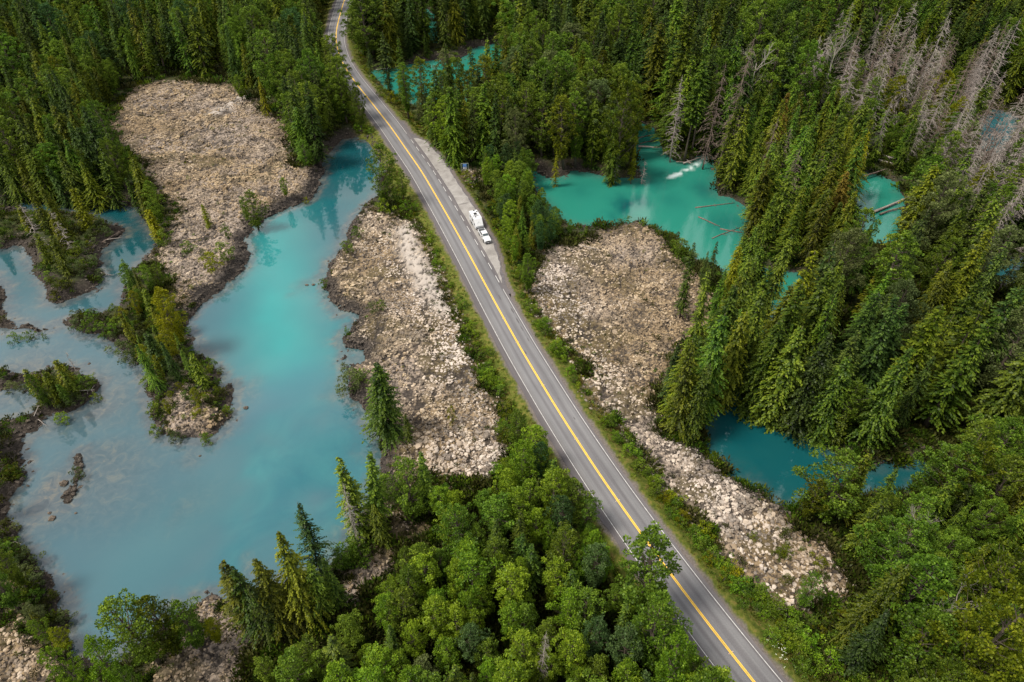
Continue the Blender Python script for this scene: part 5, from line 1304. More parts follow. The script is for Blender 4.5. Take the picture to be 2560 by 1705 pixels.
# brush along the road and the shores
def shrub_line(pts, n, spread, hr, tints, name, seed, zb=-1.0):
    g = np.random.RandomState(seed); P = GP(pts, zb); R_ = resample(P, .5)
    idx = g.randint(0, len(R_), n)
    q = R_[idx] + g.randn(n, 2) * spread
    w, l, r, pl = fields(q)
    for i in range(n):
        if w[i] > -.4 or abs(r[i]) < 6.6 or pl[i] > -1.2: continue
        QUEUE.append(['shrub', q[i, 0], q[i, 1], hr[0] + (hr[1] - hr[0]) * g.rand(), tints[g.randint(len(tints))], .9 + .5 * g.rand(), None, name])
shrub_line([(1296,745),(1330,790),(1375,860),(1420,935),(1460,1000)], 34, .9, (1.3, 2.8), ['bright','bright','leaf'], 'green bushes on the right verge above the bend of the lava field', 31)
shrub_line([(1500,1050),(1570,1140),(1640,1230),(1700,1300),(1790,1410),(1880,1520)], 62, 1.0, (1.3, 2.9), ['bright','leaf','leaf','yellow'], 'green bushes on the right verge beside the lower lava field', 32)
shrub_line([(1870,1480),(1960,1580),(2060,1650),(2100,1720)], 34, 2.2, (1.6, 3.4), ['leaf','leaf','bright'], 'bushes between the lower road and the right forest', 33)
shrub_line([(1068,590),(1092,640),(1115,700),(1150,770),(1190,840),(1225,910)], 26, .8, (1.0, 2.4), ['leaf','bright','bright'], 'green bushes on the left verge of the road', 34)
shrub_line([(1215,920),(1240,985),(1260,1000)], 14, .9, (1.4, 2.8), ['leaf','bright'], 'dark bush patch on the left verge', 35)
shrub_line([(1275,1060),(1290,1130),(1300,1190),(1270,1180)], 24, 1.6, (1.6, 3.2), ['leaf','bright','olive'], 'bushes where the left verge meets the broadleaf wood', 36)
shrub_line([(905,170),(925,215),(955,260),(1000,300)], 24, .9, (1.2, 2.6), ['bright','leaf','yellow'], 'bushes right of the road bend', 37)
shrub_line([(878,280),(905,320),(930,345),(950,380)], 18, .9, (1.2, 2.6), ['leaf','bright'], 'bushes between the cove and the road', 38)
shrub_line([(1010,330),(1060,352),(1100,385),(1140,425),(1230,530),(1262,640),(1275,690)], 34, .8, (1.2, 2.6), ['bright','leaf','yellow'], 'bushes behind the pull-out', 39)
shrub_line([(20,560),(100,560),(200,575),(240,640),(170,700),(90,650)], 85, 3.2, (1.2, 2.8), ['sage','sage','olive','leaf'], 'grey brush on the island by the left edge', 40)
shrub_line([(-40,590),(20,600),(-30,560)], 8, 1.4, (1.2, 2.2), ['sage'], 'grey brush on the shore at the left edge', 41)
shrub_line([(60,1100),(40,1220),(45,1350),(110,1440),(160,1500),(180,1560)], 60, 1.8, (1.2, 2.8), ['leaf','olive','sage'], 'brush on the left lake bank', 42)
shrub_line([(1480,570),(1590,552),(1660,590),(1720,650),(1790,690)], 16, .9, (1.0, 2.4), ['leaf','sage','olive'], 'brush on the river edge of the right lava field', 43)
shrub_line([(1640,345),(1600,300),(1560,280),(1620,310)], 10, 2.2, (1.5, 3), ['bright'], 'bright brush at the upstream river bank', 44)
shrub_line([(1950,1350),(2030,1420),(2080,1480),(2000,1560)], 22, 3, (.9, 2.2), ['leaf','yellow','olive'], 'brush invading the lower end of the right lava field', 45)
shrub_line([(2150,400),(2220,390),(2280,330),(2330,420)], 26, 4, (1.5, 3.2), ['bright','leaf'], 'green brush under the dead trees', 46)
shrub_line([(450,450),(480,420),(560,380),(620,330),(500,500),(600,620),(470,690)], 10, 5, (.6, 1.2), ['leaf','olive'], 'scattered small bushes on the tan lava field', 47)
shrub_line([(450,1000),(470,960),(520,1000),(430,1050)], 16, 1.8, (.9, 1.9), ['yellow','leaf'], 'small bushes in the rocks of the promontory', 48)
shrub_line([(240,790),(180,800),(280,800),(330,860),(300,780),(420,770)], 40, 1.5, (1.0, 2.2), ['sage','leaf'], 'low brush on the land arm', 49)

shrub_line([(20,1000),(90,1000),(150,960),(210,955),(120,1030),(60,1070)], 34, 1.8, (1.1, 2.4), ['sage','leaf','olive'], 'brush on the left peninsula', 50)
shrub_line([(330,960),(370,1060),(400,1090),(540,1080),(570,1020),(540,930),(500,890)], 26, 1.2, (.9, 1.9), ['sage','leaf','olive'], 'brush around the promontory shore', 51)
shrub_line([(340,900),(400,900),(450,860),(380,800),(420,780),(350,820)], 26, 2.2, (1.2, 2.6), ['leaf','olive','bright'], 'brush under the promontory trees', 52)
# ground heights in one go, then pick who is an individual
QP = np.array([[q[1], q[2]] for q in QUEUE]); QZ = height(QP)
QH = np.array([q[3] for q in QUEUE])
ta, tb = px(QP[:, 0], QP[:, 1], QZ + QH * .85)
inv = (ta > -60) & (ta < 2620) & (tb > -90) & (tb < 1760)
dep = QP[:, 1] * cT + (CAM_H - QZ) * sT
score = QH / dep * inv + np.array([10.0 if q[6] else 0.0 for q in QUEUE])
cap = {}
indiv = np.zeros(len(QUEUE), bool)
CAPS = {'spruce': 280, 'cedar': 285, 'broadleaf tree': 290, 'shrub': 295, 'dead tree': 120, 'tall conifer': 60, 'young conifer': 120}
for i in np.argsort(-score):
    c_ = CATS[QUEUE[i][0]]
    if cap.get(c_, 0) < CAPS[c_] and (score[i] > 0.01): indiv[i] = True; cap[c_] = cap.get(c_, 0) + 1
print('plants', len(QUEUE), 'individual', indiv.sum(), cap)

# labels for the wood trees: what colour, what kind, which wood, counted from the left
WORDS = ['first', 'second', 'third', 'fourth', 'fifth', 'sixth', 'seventh', 'eighth', 'ninth', 'tenth', 'eleventh', 'twelfth']
TW = {'dark': 'dark green', 'green': 'green', 'olive': 'olive', 'rusty': 'rusty brown', 'yellow': 'yellow-green', 'bright': 'bright green', 'leaf': 'mid-green', 'sage': 'grey-green', 'blue': 'blue-green', 'grey': 'grey', 'brown': 'brown', 'silver': 'silvery'}
KW = {'spruce': 'spruce', 'cedar': 'cedar', 'young_cedar': 'slim young conifer', 'tall_pine': 'bare-trunked tall conifer', 'cottonwood': 'leafy tree', 'big_cottonwood': 'broad leafy tree', 'shrub': 'bush', 'snag': 'dead spruce', 'bare_tree': 'bare tree', 'thin_snag': 'bare pole tree'}
SHORT = {'forest behind the tan lava field': 'forest behind the tan lava', 'wood left of the tan lava field': 'wood left of the tan lava', 'wood between the tan lava field and the road': 'wood above the lake cove',
 'wood between the pull-out and the river pool': 'wood behind the pull-out', 'young trees beside the parked truck and trailer': 'thicket beside the truck', 'tall forest beyond the river pool': 'forest beyond the pool',
 'stand of dead grey trees on the right': 'dead stand', 'green trees among the dead stand': 'dead stand', 'dead trees at the right edge': 'right edge dead stand', 'forest beyond the dead stand': 'forest beyond the dead stand', 'cedars on the far bank of the river': 'wood on the far riverbank',
 'trees below the dead stand': 'wood below the dead stand', 'big cedars behind the dark pond': 'wood behind the dark pond', 'lower right forest beside the road': 'lower right forest', 'cedar clump between the lava field and the river': 'cedar clump',
 'broadleaf wood at the bottom centre': 'bottom broadleaf wood', 'conifer clump at the lower lake shore': 'lower shore clump', 'small trees on the brushy island by the left edge': 'brushy island', 'small trees on the left bank of the lake': 'left lake bank',
 'small trees on the left peninsula': 'left peninsula', 'small trees on the lake promontory': 'promontory', 'young trees along the lower left road edge': 'row at the lower road edge',
 'green bushes on the right verge above the bend of the lava field': 'upper right verge', 'green bushes on the right verge beside the lower lava field': 'lower right verge', 'bushes between the lower road and the right forest': 'bottom right roadside',
 'green bushes on the left verge of the road': 'left verge', 'dark bush patch on the left verge': 'dark left verge patch', 'bushes where the left verge meets the broadleaf wood': 'end of the left verge', 'bushes right of the road bend': 'bank right of the bend',
 'bushes between the cove and the road': 'strip between cove and road', 'bushes behind the pull-out': 'bank behind the pull-out', 'grey brush on the island by the left edge': 'brushy island', 'grey brush on the shore at the left edge': 'left edge shore',
 'brush on the left lake bank': 'left lake bank', 'brush on the river edge of the right lava field': 'pool edge of the lava', 'bright brush at the upstream river bank': 'upstream river bank', 'brush invading the lower end of the right lava field': 'lower end of the lava',
 'green brush under the dead trees': 'clearing under dead trees', 'scattered small bushes on the tan lava field': 'tan lava field', 'small bushes in the rocks of the promontory': 'promontory rocks', 'low brush on the land arm': 'land arm', 'brush on the left peninsula': 'left peninsula', 'brush around the promontory shore': 'promontory shore', 'brush under the promontory trees': 'middle of the promontory'}
def count(ids, what, where):
    where = where.replace('the ', '')
    ids = sorted(ids, key=lambda i: ta[i]); n_ = len(ids)
    for k, i in enumerate(ids):
        if n_ == 1: QUEUE[i][6] = f'the only {what}, {where}'
        elif n_ > 12: QUEUE[i][6] = f'{what}, {where}'
        elif k == 0: QUEUE[i][6] = f'leftmost {what}, {where}'
        elif k == n_ - 1: QUEUE[i][6] = f'rightmost {what}, {where}'
        else: QUEUE[i][6] = f'{WORDS[k]} {what} from left, {where}'
cls = {}
for i in np.where(indiv)[0]:
    q = QUEUE[i]
    if q[6] is None: cls.setdefault((q[0], q[4], q[7]), []).append(i)
for (kd, tn, nm), ids in cls.items():
    what = f'{TW[tn]} {KW[kd]}'; where = SHORT[nm]
    if len(ids) <= 12: count(ids, what, where); continue
    tb_ = np.array([tb[i] for i in ids]); lo_, hi_ = np.percentile(tb_, [33, 67])
    bands = [('back row', [i for i in ids if tb[i] < lo_]), ('middle', [i for i in ids if lo_ <= tb[i] < hi_]), ('front row', [i for i in ids if tb[i] >= hi_])]
    for bn, b_ in bands:
        if len(b_) <= 12: count(b_, what, f'{bn}, {where}'); continue
        hm = np.median([QUEUE[i][3] for i in b_])
        count([i for i in b_ if QUEUE[i][3] >= hm], 'taller ' + what, f'{bn}, {where}')
        count([i for i in b_ if QUEUE[i][3] < hm], 'shorter ' + what, f'{bn}, {where}')
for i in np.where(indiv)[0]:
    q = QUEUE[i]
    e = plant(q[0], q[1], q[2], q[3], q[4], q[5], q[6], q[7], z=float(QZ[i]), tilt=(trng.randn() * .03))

# the rest of the far forest and ground brush: instanced masses
def mass(name, label, cat, protos, P, Z, S, idx, seed, extra_mesh=None):
    cl = bpy.data.collections.new(name + '_kinds')
    for k, (me_, mat) in enumerate(protos):
        o = bpy.data.objects.new(f'{name}_kind_{k:03d}', me_)
        if mat is not None:
            o.material_slots[0].link = 'OBJECT'; o.material_slots[0].material = mat
        cl.objects.link(o)
    g = np.random.RandomState(seed)
    me = bpy.data.meshes.new(name); me.vertices.add(len(P))
    me.vertices.foreach_set('co', np.c_[P, Z].astype(np.float32).ravel())
    a = me.attributes.new('scl', 'FLOAT_VECTOR', 'POINT'); a.data.foreach_set('vector', S.astype(np.float32).ravel())
    a = me.attributes.new('rot', 'FLOAT_VECTOR', 'POINT'); a.data.foreach_set('vector', np.c_[g.randn(len(P), 2) * .04, g.rand(len(P)) * 6.283].astype(np.float32).ravel())
    a = me.attributes.new('pick', 'INT', 'POINT'); a.data.foreach_set('value', idx.astype(np.int32))
    o = link(name, me); o['kind'] = 'stuff'; o['label'] = label; o['category'] = cat
    ng_ = bpy.data.node_groups.new(name, 'GeometryNodeTree')
    ng_.interface.new_socket('Geometry', in_out='INPUT', socket_type='NodeSocketGeometry')
    ng_.interface.new_socket('Geometry', in_out='OUTPUT', socket_type='NodeSocketGeometry')
    gi_, go_ = ng_.nodes.new('NodeGroupInput'), ng_.nodes.new('NodeGroupOutput')
    ci = ng_.nodes.new('GeometryNodeCollectionInfo'); ci.inputs['Collection'].default_value = cl
    ci.inputs['Separate Children'].default_value = True; ci.inputs['Reset Children'].default_value = True
    ip = ng_.nodes.new('GeometryNodeInstanceOnPoints'); ip.inputs['Pick Instance'].default_value = True
    def na(nm, dt):
        n = ng_.nodes.new('GeometryNodeInputNamedAttribute'); n.data_type = dt; n.inputs['Name'].default_value = nm
        return n.outputs['Attribute']
    lk = ng_.links
    lk.new(gi_.outputs[0], ip.inputs['Points']); lk.new(ci.outputs[0], ip.inputs['Instance'])
    lk.new(na('pick', 'INT'), ip.inputs['Instance Index']); lk.new(na('rot', 'FLOAT_VECTOR'), ip.inputs['Rotation']); lk.new(na('scl', 'FLOAT_VECTOR'), ip.inputs['Scale'])
    lk.new(ip.outputs[0], go_.inputs[0])
    md = o.modifiers.new('instances', 'NODES'); md.node_group = ng_
    return o
kinds, kmap = [], {}
rest_i = np.where(~indiv)[0]
pk, sc = [], []
for i in rest_i:
    q = QUEUE[i]; pr = PROTO[q[0]]; v = trng.randint(len(pr)); key = (q[0], v, q[4])
    if key not in kmap: kmap[key] = len(kinds); kinds.append((pr[v][0], TINTM[q[4]]))
    pk.append(kmap[key]); s = q[3] / pr[v][2]; sc.append((s * q[5], s * q[5], s))
if len(rest_i):
    mass('far_forest', 'mass of the remaining far and hidden forest trees', 'forest', kinds, QP[rest_i], QZ[rest_i], np.array(sc), np.array(pk), 5)

# undergrowth and verge grass clumps
def tuft(seed, R, H, n, leaf, mat, up=.8, nm='tuft'):
    g = np.random.RandomState(seed)
    u = norm(g.randn(n, 3)); u[:, 2] = np.abs(u[:, 2])
    c = u * (R * g.rand(n)[:, None] ** .5) * np.array([1, 1, H / R * .6])
    d = norm(u + np.array([0, 0, up]) + g.randn(n, 3) * .4); s = norm(np.cross(d, g.randn(n, 3)))
    ll = leaf * (.6 + .8 * g.rand(n))
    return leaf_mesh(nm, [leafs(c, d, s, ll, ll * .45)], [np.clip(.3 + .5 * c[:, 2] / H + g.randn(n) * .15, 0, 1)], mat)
LM['straw'] = leaf_mat('dry_straw_grass', (.09, .065, .020), (.17, .125, .040), (.25, .20, .08))
LM['grass'] = leaf_mat('verge_grass_blades', (.035, .050, .005), (.080, .100, .010), (.14, .16, .022), .3, .03)
LM['moss'] = leaf_mat('brown_green_understory', (.020, .022, .006), (.045, .048, .012), (.08, .085, .022))
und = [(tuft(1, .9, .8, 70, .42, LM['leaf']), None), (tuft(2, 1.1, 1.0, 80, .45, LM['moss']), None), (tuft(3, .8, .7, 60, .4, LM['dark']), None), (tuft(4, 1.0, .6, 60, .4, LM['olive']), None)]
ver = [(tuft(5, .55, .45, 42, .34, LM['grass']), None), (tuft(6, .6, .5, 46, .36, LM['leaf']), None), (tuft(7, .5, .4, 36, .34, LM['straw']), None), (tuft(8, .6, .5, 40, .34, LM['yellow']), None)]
g = np.random.RandomState(77)
def view_samples(n, ymin, ymax):
    """uniform in the picture's ground footprint, denser near"""
    a = g.rand(n) * 2640 - 40; b = ymin + (ymax - ymin) * g.rand(n)
    v = b - 852.5; t = (CAM_H + 1) / (F_PX * sT + v * cT)
    return np.stack([(a - 1280) * t, (F_PX * cT - v * sT) * t], 1)
P = view_samples(26000, -40, 1760); w, l, r, pl = F_ = fields(P)
m = (-w > np.where(P[:, 0] > 25, .5, 1.6)) & (l < .2) & (np.abs(r) > 10.5) & (pl < -3)
m &= (-w > 7) | (P[:, 0] > 25) | (g.rand(len(w)) < .85)
lw_ = -w[m]; P = P[m]; Z = height(P, tuple(f[m] for f in F_)); n = len(P)
dd = np.hypot(P[:, 0], P[:, 1])
S = (.8 + .8 * g.rand(n)) * (1 + dd / 300); nw = ((lw_ < 9) & (P[:, 0] < 25)) | (P[:, 0] < gp(330, 700)[0]) & (lw_ < 22); S = np.where(nw, S * .55, S); S = np.stack([S, S, S], 1)
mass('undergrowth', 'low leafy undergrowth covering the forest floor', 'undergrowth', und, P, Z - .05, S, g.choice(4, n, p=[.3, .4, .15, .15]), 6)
ss = g.rand(15000) * rs[-1]; side = np.where(g.rand(15000) > .5, 1, -1); off = side * (5.2 + 6.5 * g.rand(15000) ** .8)
P = np.stack([np.interp(ss, rs, rc[:, k]) for k in range(2)], 1) + np.stack([np.interp(ss, rs, rn[:, k]) for k in range(2)], 1) * off[:, None]
w, l, r, pl = F_ = fields(P)
lim = np.where(r < 0, 5.9, 5.5) + (fbm(P[:, 0], P[:, 1], 3, 2, 222) - .5) * 1.6
m = (-w > 1.2) & (l < .6) & (np.abs(r) > lim) & (pl < -1.4) & in_view(P)
P = P[m]; Z = height(P, tuple(f[m] for f in F_)); r = r[m]; n = len(P)
pat = fbm(P[:, 0], P[:, 1], 6, 3, 612)
near_e = np.abs(r) < 7.4
pick = np.where(g.rand(n) < np.where(near_e, .35, .12) + (pat > .58) * .3, 2, np.where(pat > .5, 0, g.choice([0, 0, 1, 3], n)))
s_ = (.5 + .6 * g.rand(n)) * np.where(near_e, .6, 1.15); S = np.stack([s_, s_, s_ * .9], 1)
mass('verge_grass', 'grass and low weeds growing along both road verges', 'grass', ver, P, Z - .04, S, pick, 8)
# thin grass and moss among the lava
P = CAND[g.rand(len(CAND)) < .10]; w, l, r, pl = F_ = fields(P)
pt_ = fbm(P[:, 0], P[:, 1], 9, 3, 700)
edge_like = (1 - smooth(0, 5, l)) * .8 + (pt_ > .62) * .25
m = (-w > 1.4) & (l > -.5) & (g.rand(len(P)) < edge_like) & (np.abs(r) > 7)
P = P[m]; Z = height(P, tuple(f[m] for f in F_)); n = len(P)
s_ = .3 + .5 * g.rand(n)
mass('lava_weeds', 'sparse weeds and dry moss between the lava blocks', 'weeds', ver + und[1:2], P, Z + .05, np.stack([s_, s_, s_], 1), g.choice(5, n, p=[.25, .1, .3, .1, .25]), 9)
# white wildflowers
P = GP([(1935, 1612), (1948, 1636), (1338, 1608)], -1)[:2]
fl = np.concatenate([p + g.randn(16, 2) * np.array([.55, 1.0]) for p in P]); zf = height(fl)
wf_mat = simple_mat('white_petals', (.6, .6, .5), .7)
V_ = []
for p, z in zip(fl, zf):
    for k in range(3):
        c = np.array([p[0] + g.randn() * .08, p[1] + g.randn() * .08, z + .55 + g.rand() * .2]); a = .035
        V_ += [c + [-a, -a, 0], c + [a, -a, 0], c + [a, a, .02], c + [-a, a, .02]]
o = link('wildflowers', mesh_np('wildflowers', np.array(V_), [np.arange(len(V_)).reshape(-1, 4)], [wf_mat])); o['kind'] = 'stuff'; o['label'] = 'white wildflower heads on the right verge near the bottom'; o['category'] = 'flowers'

# ------------------------------------------------------------------ fallen logs and driftwood
def log(a, b, r, mat, label, z=WATER_Z + .12, branches=4, seed=0, dz=0.0, cat='fallen log'):
    g = np.random.RandomState(seed); A_, B_ = np.array(gp(*a, z)), np.array(gp(*b, z)); Lg = np.linalg.norm(B_ - A_)
    e = link('fallen_log', None, loc=(A_[0], A_[1], z)); e.rotation_euler = (0, 0, math.atan2(B_[1] - A_[1], B_[0] - A_[0]))
    mb = MB(); mb.tube([(0, 0, 0), (Lg * .35, g.randn() * .1, dz * .4), (Lg * .7, g.randn() * .1, dz * .8), (Lg, 0, dz)], [r * 1.1, r * .9, r * .7, r * .35], 7)
    mb.build('log_trunk', mat, e, True)
    for k in range(branches):
        t = .35 + .6 * g.rand(); s = g.choice([-1, 1])
        b2 = MB(); b2.tube([(Lg * t, 0, dz * t), (Lg * t + .8 * g.rand(), s * (.5 + .9 * g.rand()), dz * t + .25 * g.rand())], [r * .3, .02], 4); b2.build('stub_branch', mat, e)
    tag(e, label, cat); return e
log((1596, 366), (1655, 369), .30, dead_bark, 'thick pale log bridging the river narrows above the pool', z=-2.2, seed=1)
log((1598, 344), (1632, 336), .18, dead_brown, 'dark sunken log upstream of the bridging log', seed=2)
log((1600, 359), (1645, 349), .16, dead_brown, 'second dark sunken log upstream of the bridging log', seed=3)
log((1738, 519), (1838, 507), .17, dead_brown, 'long thin dark log lying out from the right bank of the pool', seed=4)
log((1746, 542), (1800, 566), .2, dead_brown, 'short dark log floating in the lower right of the pool', seed=5)
log((1800, 572), (1857, 582), .2, dead_brown, 'dark branchy log beside the right pool bank', seed=6, branches=7)
log((1780, 596), (1850, 568), .15, dead_brown, 'dark log crossing the branchy one near the river bend', seed=7, branches=6)
log((1708, 408), (1762, 390), .22, dead_bark, 'pale log in the jam at the top of the rapids', z=-2.3, seed=8)
log((1690, 404), (1735, 407), .18, dead_brown, 'brown log at the foot of the log jam', z=-2.4, seed=9)
log((1715, 398), (1728, 410), .14, dead_pale, 'short silver stick in the log jam', z=-2.2, seed=10)
log((940, 174), (975, 171), .22, dead_pale, 'pale log on the far shore of the upper pond', z=-2.5, seed=11)
log((985, 168), (1008, 166), .18, dead_bark, 'grey log along the back of the upper pond', z=-2.5, seed=12)
log((2183, 530), (2284, 488), .38, dead_bark, 'long pale log leaning over the pond in the dead stand', z=-2.4, seed=13)
log((2200, 535), (2262, 515), .26, dead_brown, 'mossy brown log beside the long pale pond log', z=-2.5, seed=14)
log((2205, 388), (2250, 401), .35, dead_pale, 'pale fallen trunk under the dead trees', z=-.7, seed=15)
log((2190, 398), (2290, 425), .32, dead_bark, 'long grey fallen trunk below the pale one', z=-.7, seed=16)
log((2240, 404), (2330, 432), .3, dead_bark, 'grey fallen trunk at the right of the fallen pile', z=-.7, seed=17)
log((2160, 440), (2235, 418), .25, dead_brown, 'brown fallen trunk at the edge of the dead stand pond', z=-1.6, seed=18)
log((2120, 372), (2175, 382), .28, dead_bark, 'fallen trunk left of the fallen pile', z=-.7, seed=19)
log((160, 980), (236, 974), .10, dead_pale, 'thin white driftwood log across the left peninsula', z=-1.0, seed=20)
log((85, 1040), (97, 1012), .09, dead_pale, 'short white stick on the left peninsula', z=-1.0, seed=21)
log((95, 1048), (118, 1064), .08, dead_bark, 'thin stick at the peninsula shore', z=-2.2, seed=22)
log((210, 618), (262, 568), .10, dead_pale, 'long thin white log on the brushy island', z=-1.0, seed=23)
log((243, 681), (284, 688), .12, dead_pale, 'pale log poking from the island into the channel', z=-2.6, seed=24)
log((255, 606), (312, 572), .14, dead_brown, 'brown driftwood log at the island point', z=-1.9, seed=25, branches=6)
log((262, 600), (308, 592), .12, dead_bark, 'grey driftwood log at the island point', z=-1.9, seed=26, branches=5)
log((232, 580), (290, 570), .12, dead_brown, 'brown driftwood log along the back of the island', z=-1.6, seed=27)
log((1445, 611), (1510, 628), .10, dead_pale, 'thin white fallen pole on the top of the right lava field', z=-.5, seed=28, branches=2)
log((1878, 1470), (1952, 1502), .09, dead_pale, 'thin white fallen pole at the lower end of the right lava field', z=-.6, seed=29, branches=1)
log((879, 812), (892, 794), .07, dead_pale, 'white stick in the inlet of the centre strip', z=-2.4, seed=30, branches=1)
log((8, 1368), (40, 1352), .08, dead_pale, 'white stick on the left lake bank', z=-1.0, seed=31, branches=1)

# loose rocks standing out of the lake
def rock(x_, y_, r_, label, seed):
    g = np.random.RandomState(seed); c = gp(x_, y_, WATER_Z)
    U = ICO_V * (1 + (g.rand(12, 1) - .5) * .5)
    me = mesh_np('lake_rock', U * r_ * np.array([1, .8, .6]), [ICO_F], [km], {'lichen': np.full(12, .2), 'tan': np.full(12, .6), 'vary': np.full(12, .3)})
    o = link('lake_rock', me, loc=(c[0], c[1], WATER_Z + r_ * .1)); tag(o, label, 'rock')
rock(767, 713, .55, 'left of two dark rocks standing in the middle of the lake', 1)
rock(784, 712, .6, 'right of two dark rocks standing in the middle of the lake', 2)
rock(160, 1210, .95, 'dark rock in the water beside the small islet', 3)
rock(131, 1296, .75, 'dark rock standing alone below the small islet', 4)
rock(124, 1283, .4, 'small reddish rock above the lone dark rock', 5)
rock(190, 1283, .3, 'tiny dark rock right of the lone dark rock', 6)
rock(615, 1020, .6, 'dark rock off the eastern knob of the promontory', 7)
rock(500, 1140, .3, 'tiny rock in the water below the promontory tip', 8)

# ------------------------------------------------------------------ pickup truck and travel trailer
white_car = simple_mat('white_vehicle_paint', (.52, .52, .53), .28, var=.02, spec=.5)
black_pl = simple_mat('black_plastic', (.015, .015, .016), .5, var=.1)
glass_m = simple_mat('tinted_glass', (.05, .065, .07), .08, var=.05, spec=.6)
dark_glass = simple_mat('dark_side_glass', (.012, .013, .015), .1, var=.05, spec=.5)
rubber = simple_mat('tyre_rubber', (.012, .012, .012), .85, var=.2)
rim_m = simple_mat('alloy_rim', (.35, .35, .36), .35, .8, var=.05)
chrome = simple_mat('grey_bumper_metal', (.20, .20, .21), .35, .6, var=.05)
lamp_m = simple_mat('headlight_lens', (.55, .56, .58), .15, var=.03)
red_m = simple_mat('red_tail_lens', (.25, .01, .01), .3, var=.03)
bedm = simple_mat('dark_bed_liner', (.04, .04, .043), .8, var=.2)
awn = simple_mat('grey_roof_hardware', (.16, .16, .17), .6, var=.1)
decal = simple_mat('pale_grey_decal', (.45, .46, .46), .4, var=.02)

def wheel(parent, x_, y_, R=.42, w_=.28):
    s = 1 if x_ > 0 else -1
    mb = MB(); n = 20
    V, F = [], []
    prof_ = [(R * .62, -w_ / 2), (R * .94, -w_ / 2), (R, -w_ * .3), (R, w_ * .3), (R * .94, w_ / 2), (R * .62, w_ / 2)]
    for k in range(n):
        a = 2 * math.pi * k / n
        for r_, o_ in prof_: V.append((o_, r_ * math.cos(a), r_ * math.sin(a)))
    m_ = len(prof_)
    for k in range(n):
        k2 = (k + 1) % n
        for j in range(m_): F.append((k * m_ + j, k2 * m_ + j, k2 * m_ + (j + 1) % m_, k * m_ + (j + 1) % m_))
    mb.add(V, F); ty = mb.build('wheel', rubber, parent, loc=(x_, y_, R))
    m2 = MB(); m2.tube([(-w_ * .42, 0, 0), (w_ * .42, 0, 0)], R * .6, 14); m2.build('rim', rim_m, ty)
    m3 = MB(); m3.tube([(s * w_ * .43, 0, 0), (s * w_ * .5, 0, 0)], R * .2, 8); m3.build('hub_cap', chrome, ty)

hd = np.array(gp(1209, 606.5)) - np.array(gp(1198, 588)); ang = math.atan2(hd[1], hd[0])
hdn = hd / np.linalg.norm(hd); rt_ = np.array([hdn[1], -hdn[0]])      # vehicle's right-hand side
# photo shows the vehicle's right side towards the road (picture left)
wl_r, wl_f = np.array(gp(1198, 588)), np.array(gp(1209, 606.5))
side_v = -np.array([-hdn[1], hdn[0]]); 
side_v = side_v if (gp(1198, 588)[0] + side_v[0]) > gp(1198, 588)[0] else -side_v
ctr = (wl_r + wl_f) / 2 + side_v * .95
truck = link('pickup_truck', None, loc=(ctr[0], ctr[1], .01)); truck.rotation_euler = (0, 0, ang - math.pi / 2)
tag(truck, 'white crew-cab pickup truck parked in the pull-out, towing the trailer', 'pickup truck')
# local +Y forward, wheelbase 3.9, length 6.1
m = MB()
m.prism([(-3.05, .55, .92), (-3.08, 1.25, .95), (-1.25, 1.30, .97), (-1.25, .55, .96)][::-1] if False else [(-3.05, .50, .97), (2.85, .45, .95), (3.05, .62, .90), (3.08, 1.02, .90), (2.75, 1.16, .93), (1.25, 1.30, .97), (-1.20, 1.30, .98), (-1.20, .80, .98), (-3.05, .80, .98)], 0)
body = m.build('body', white_car, truck, bevel=.05)
m = MB()     # cab greenhouse, tapering upward
zb_, zt_ = 1.27, 1.93
m.hexa([(-.94, -1.20, zb_), (.94, -1.20, zb_), (.94, 1.30, zb_), (-.94, 1.30, zb_), (-.78, -1.02, zt_), (.78, -1.02, zt_), (.76, .48, zt_), (-.76, .48, zt_)])
cab = m.build('cab', white_car, truck, bevel=.05)
def quadp(name, pts, mat, off, parent):
    mb = MB(); P_ = [Vector(p) for p in pts]; nrm = (P_[1] - P_[0]).cross(P_[3] - P_[0]).normalized()
    mb.hexa([p + nrm * .002 for p in P_] + [p + nrm * off for p in P_]); return mb.build(name, mat, parent)
quadp('windshield', [(-.80, 1.20, 1.35), (.80, 1.20, 1.35), (.70, .58, 1.87), (-.70, .58, 1.87)], glass_m, .02, truck)
quadp('rear_window', [(.78, -1.17, 1.38), (-.78, -1.17, 1.38), (-.68, -1.05, 1.84), (.68, -1.05, 1.84)], dark_glass, .02, truck)
for s in (-1, 1):
    for y0, y1 in ((-1.0, -.02), (.06, .98)):
        t0, t1 = y0 * .92, min(y1 * .86, .52)
        p = [(s * .92, y0, 1.36), (s * .92, y1, 1.36), (s * .80, t1, 1.84), (s * .80, t0, 1.84)]
        quadp('side_window', p if s > 0 else p[::-1], dark_glass, .02, truck)
    mb = MB(); mb.box((s * .955, -2.13, 1.06), (.10, 1.84, .54)); mb.build('bed_side', white_car, truck, bevel=.03)
    mb = MB(); mb.box((s * 1.10, 1.05, 1.42), (.22, .14, .26)); mb.tube([(s * .93, 1.05, 1.36), (s * 1.05, 1.05, 1.38)], .03, 5); mb.build('wing_mirror', black_pl, truck)
    mb = MB(); mb.box((s * .70, 3.04, .93), (.36, .12, .17)); mb.build('headlight', lamp_m, truck, bevel=.02)
    mb = MB(); mb.box((s * .95, -3.06, 1.02), (.10, .06, .36)); mb.build('tail_light', red_m, truck)
    wheel(truck, s * .86, 1.95); wheel(truck, s * .86, -1.95)
    for y_ in (1.95, -1.95):
        mb = MB(); pts = [(s * .975, y_ + .52 * math.cos(t), .45 + .50 * math.sin(t)) for t in np.linspace(0, math.pi, 9)]
        mb.tube(pts, .045, 5); mb.build('wheel_arch', black_pl, truck)
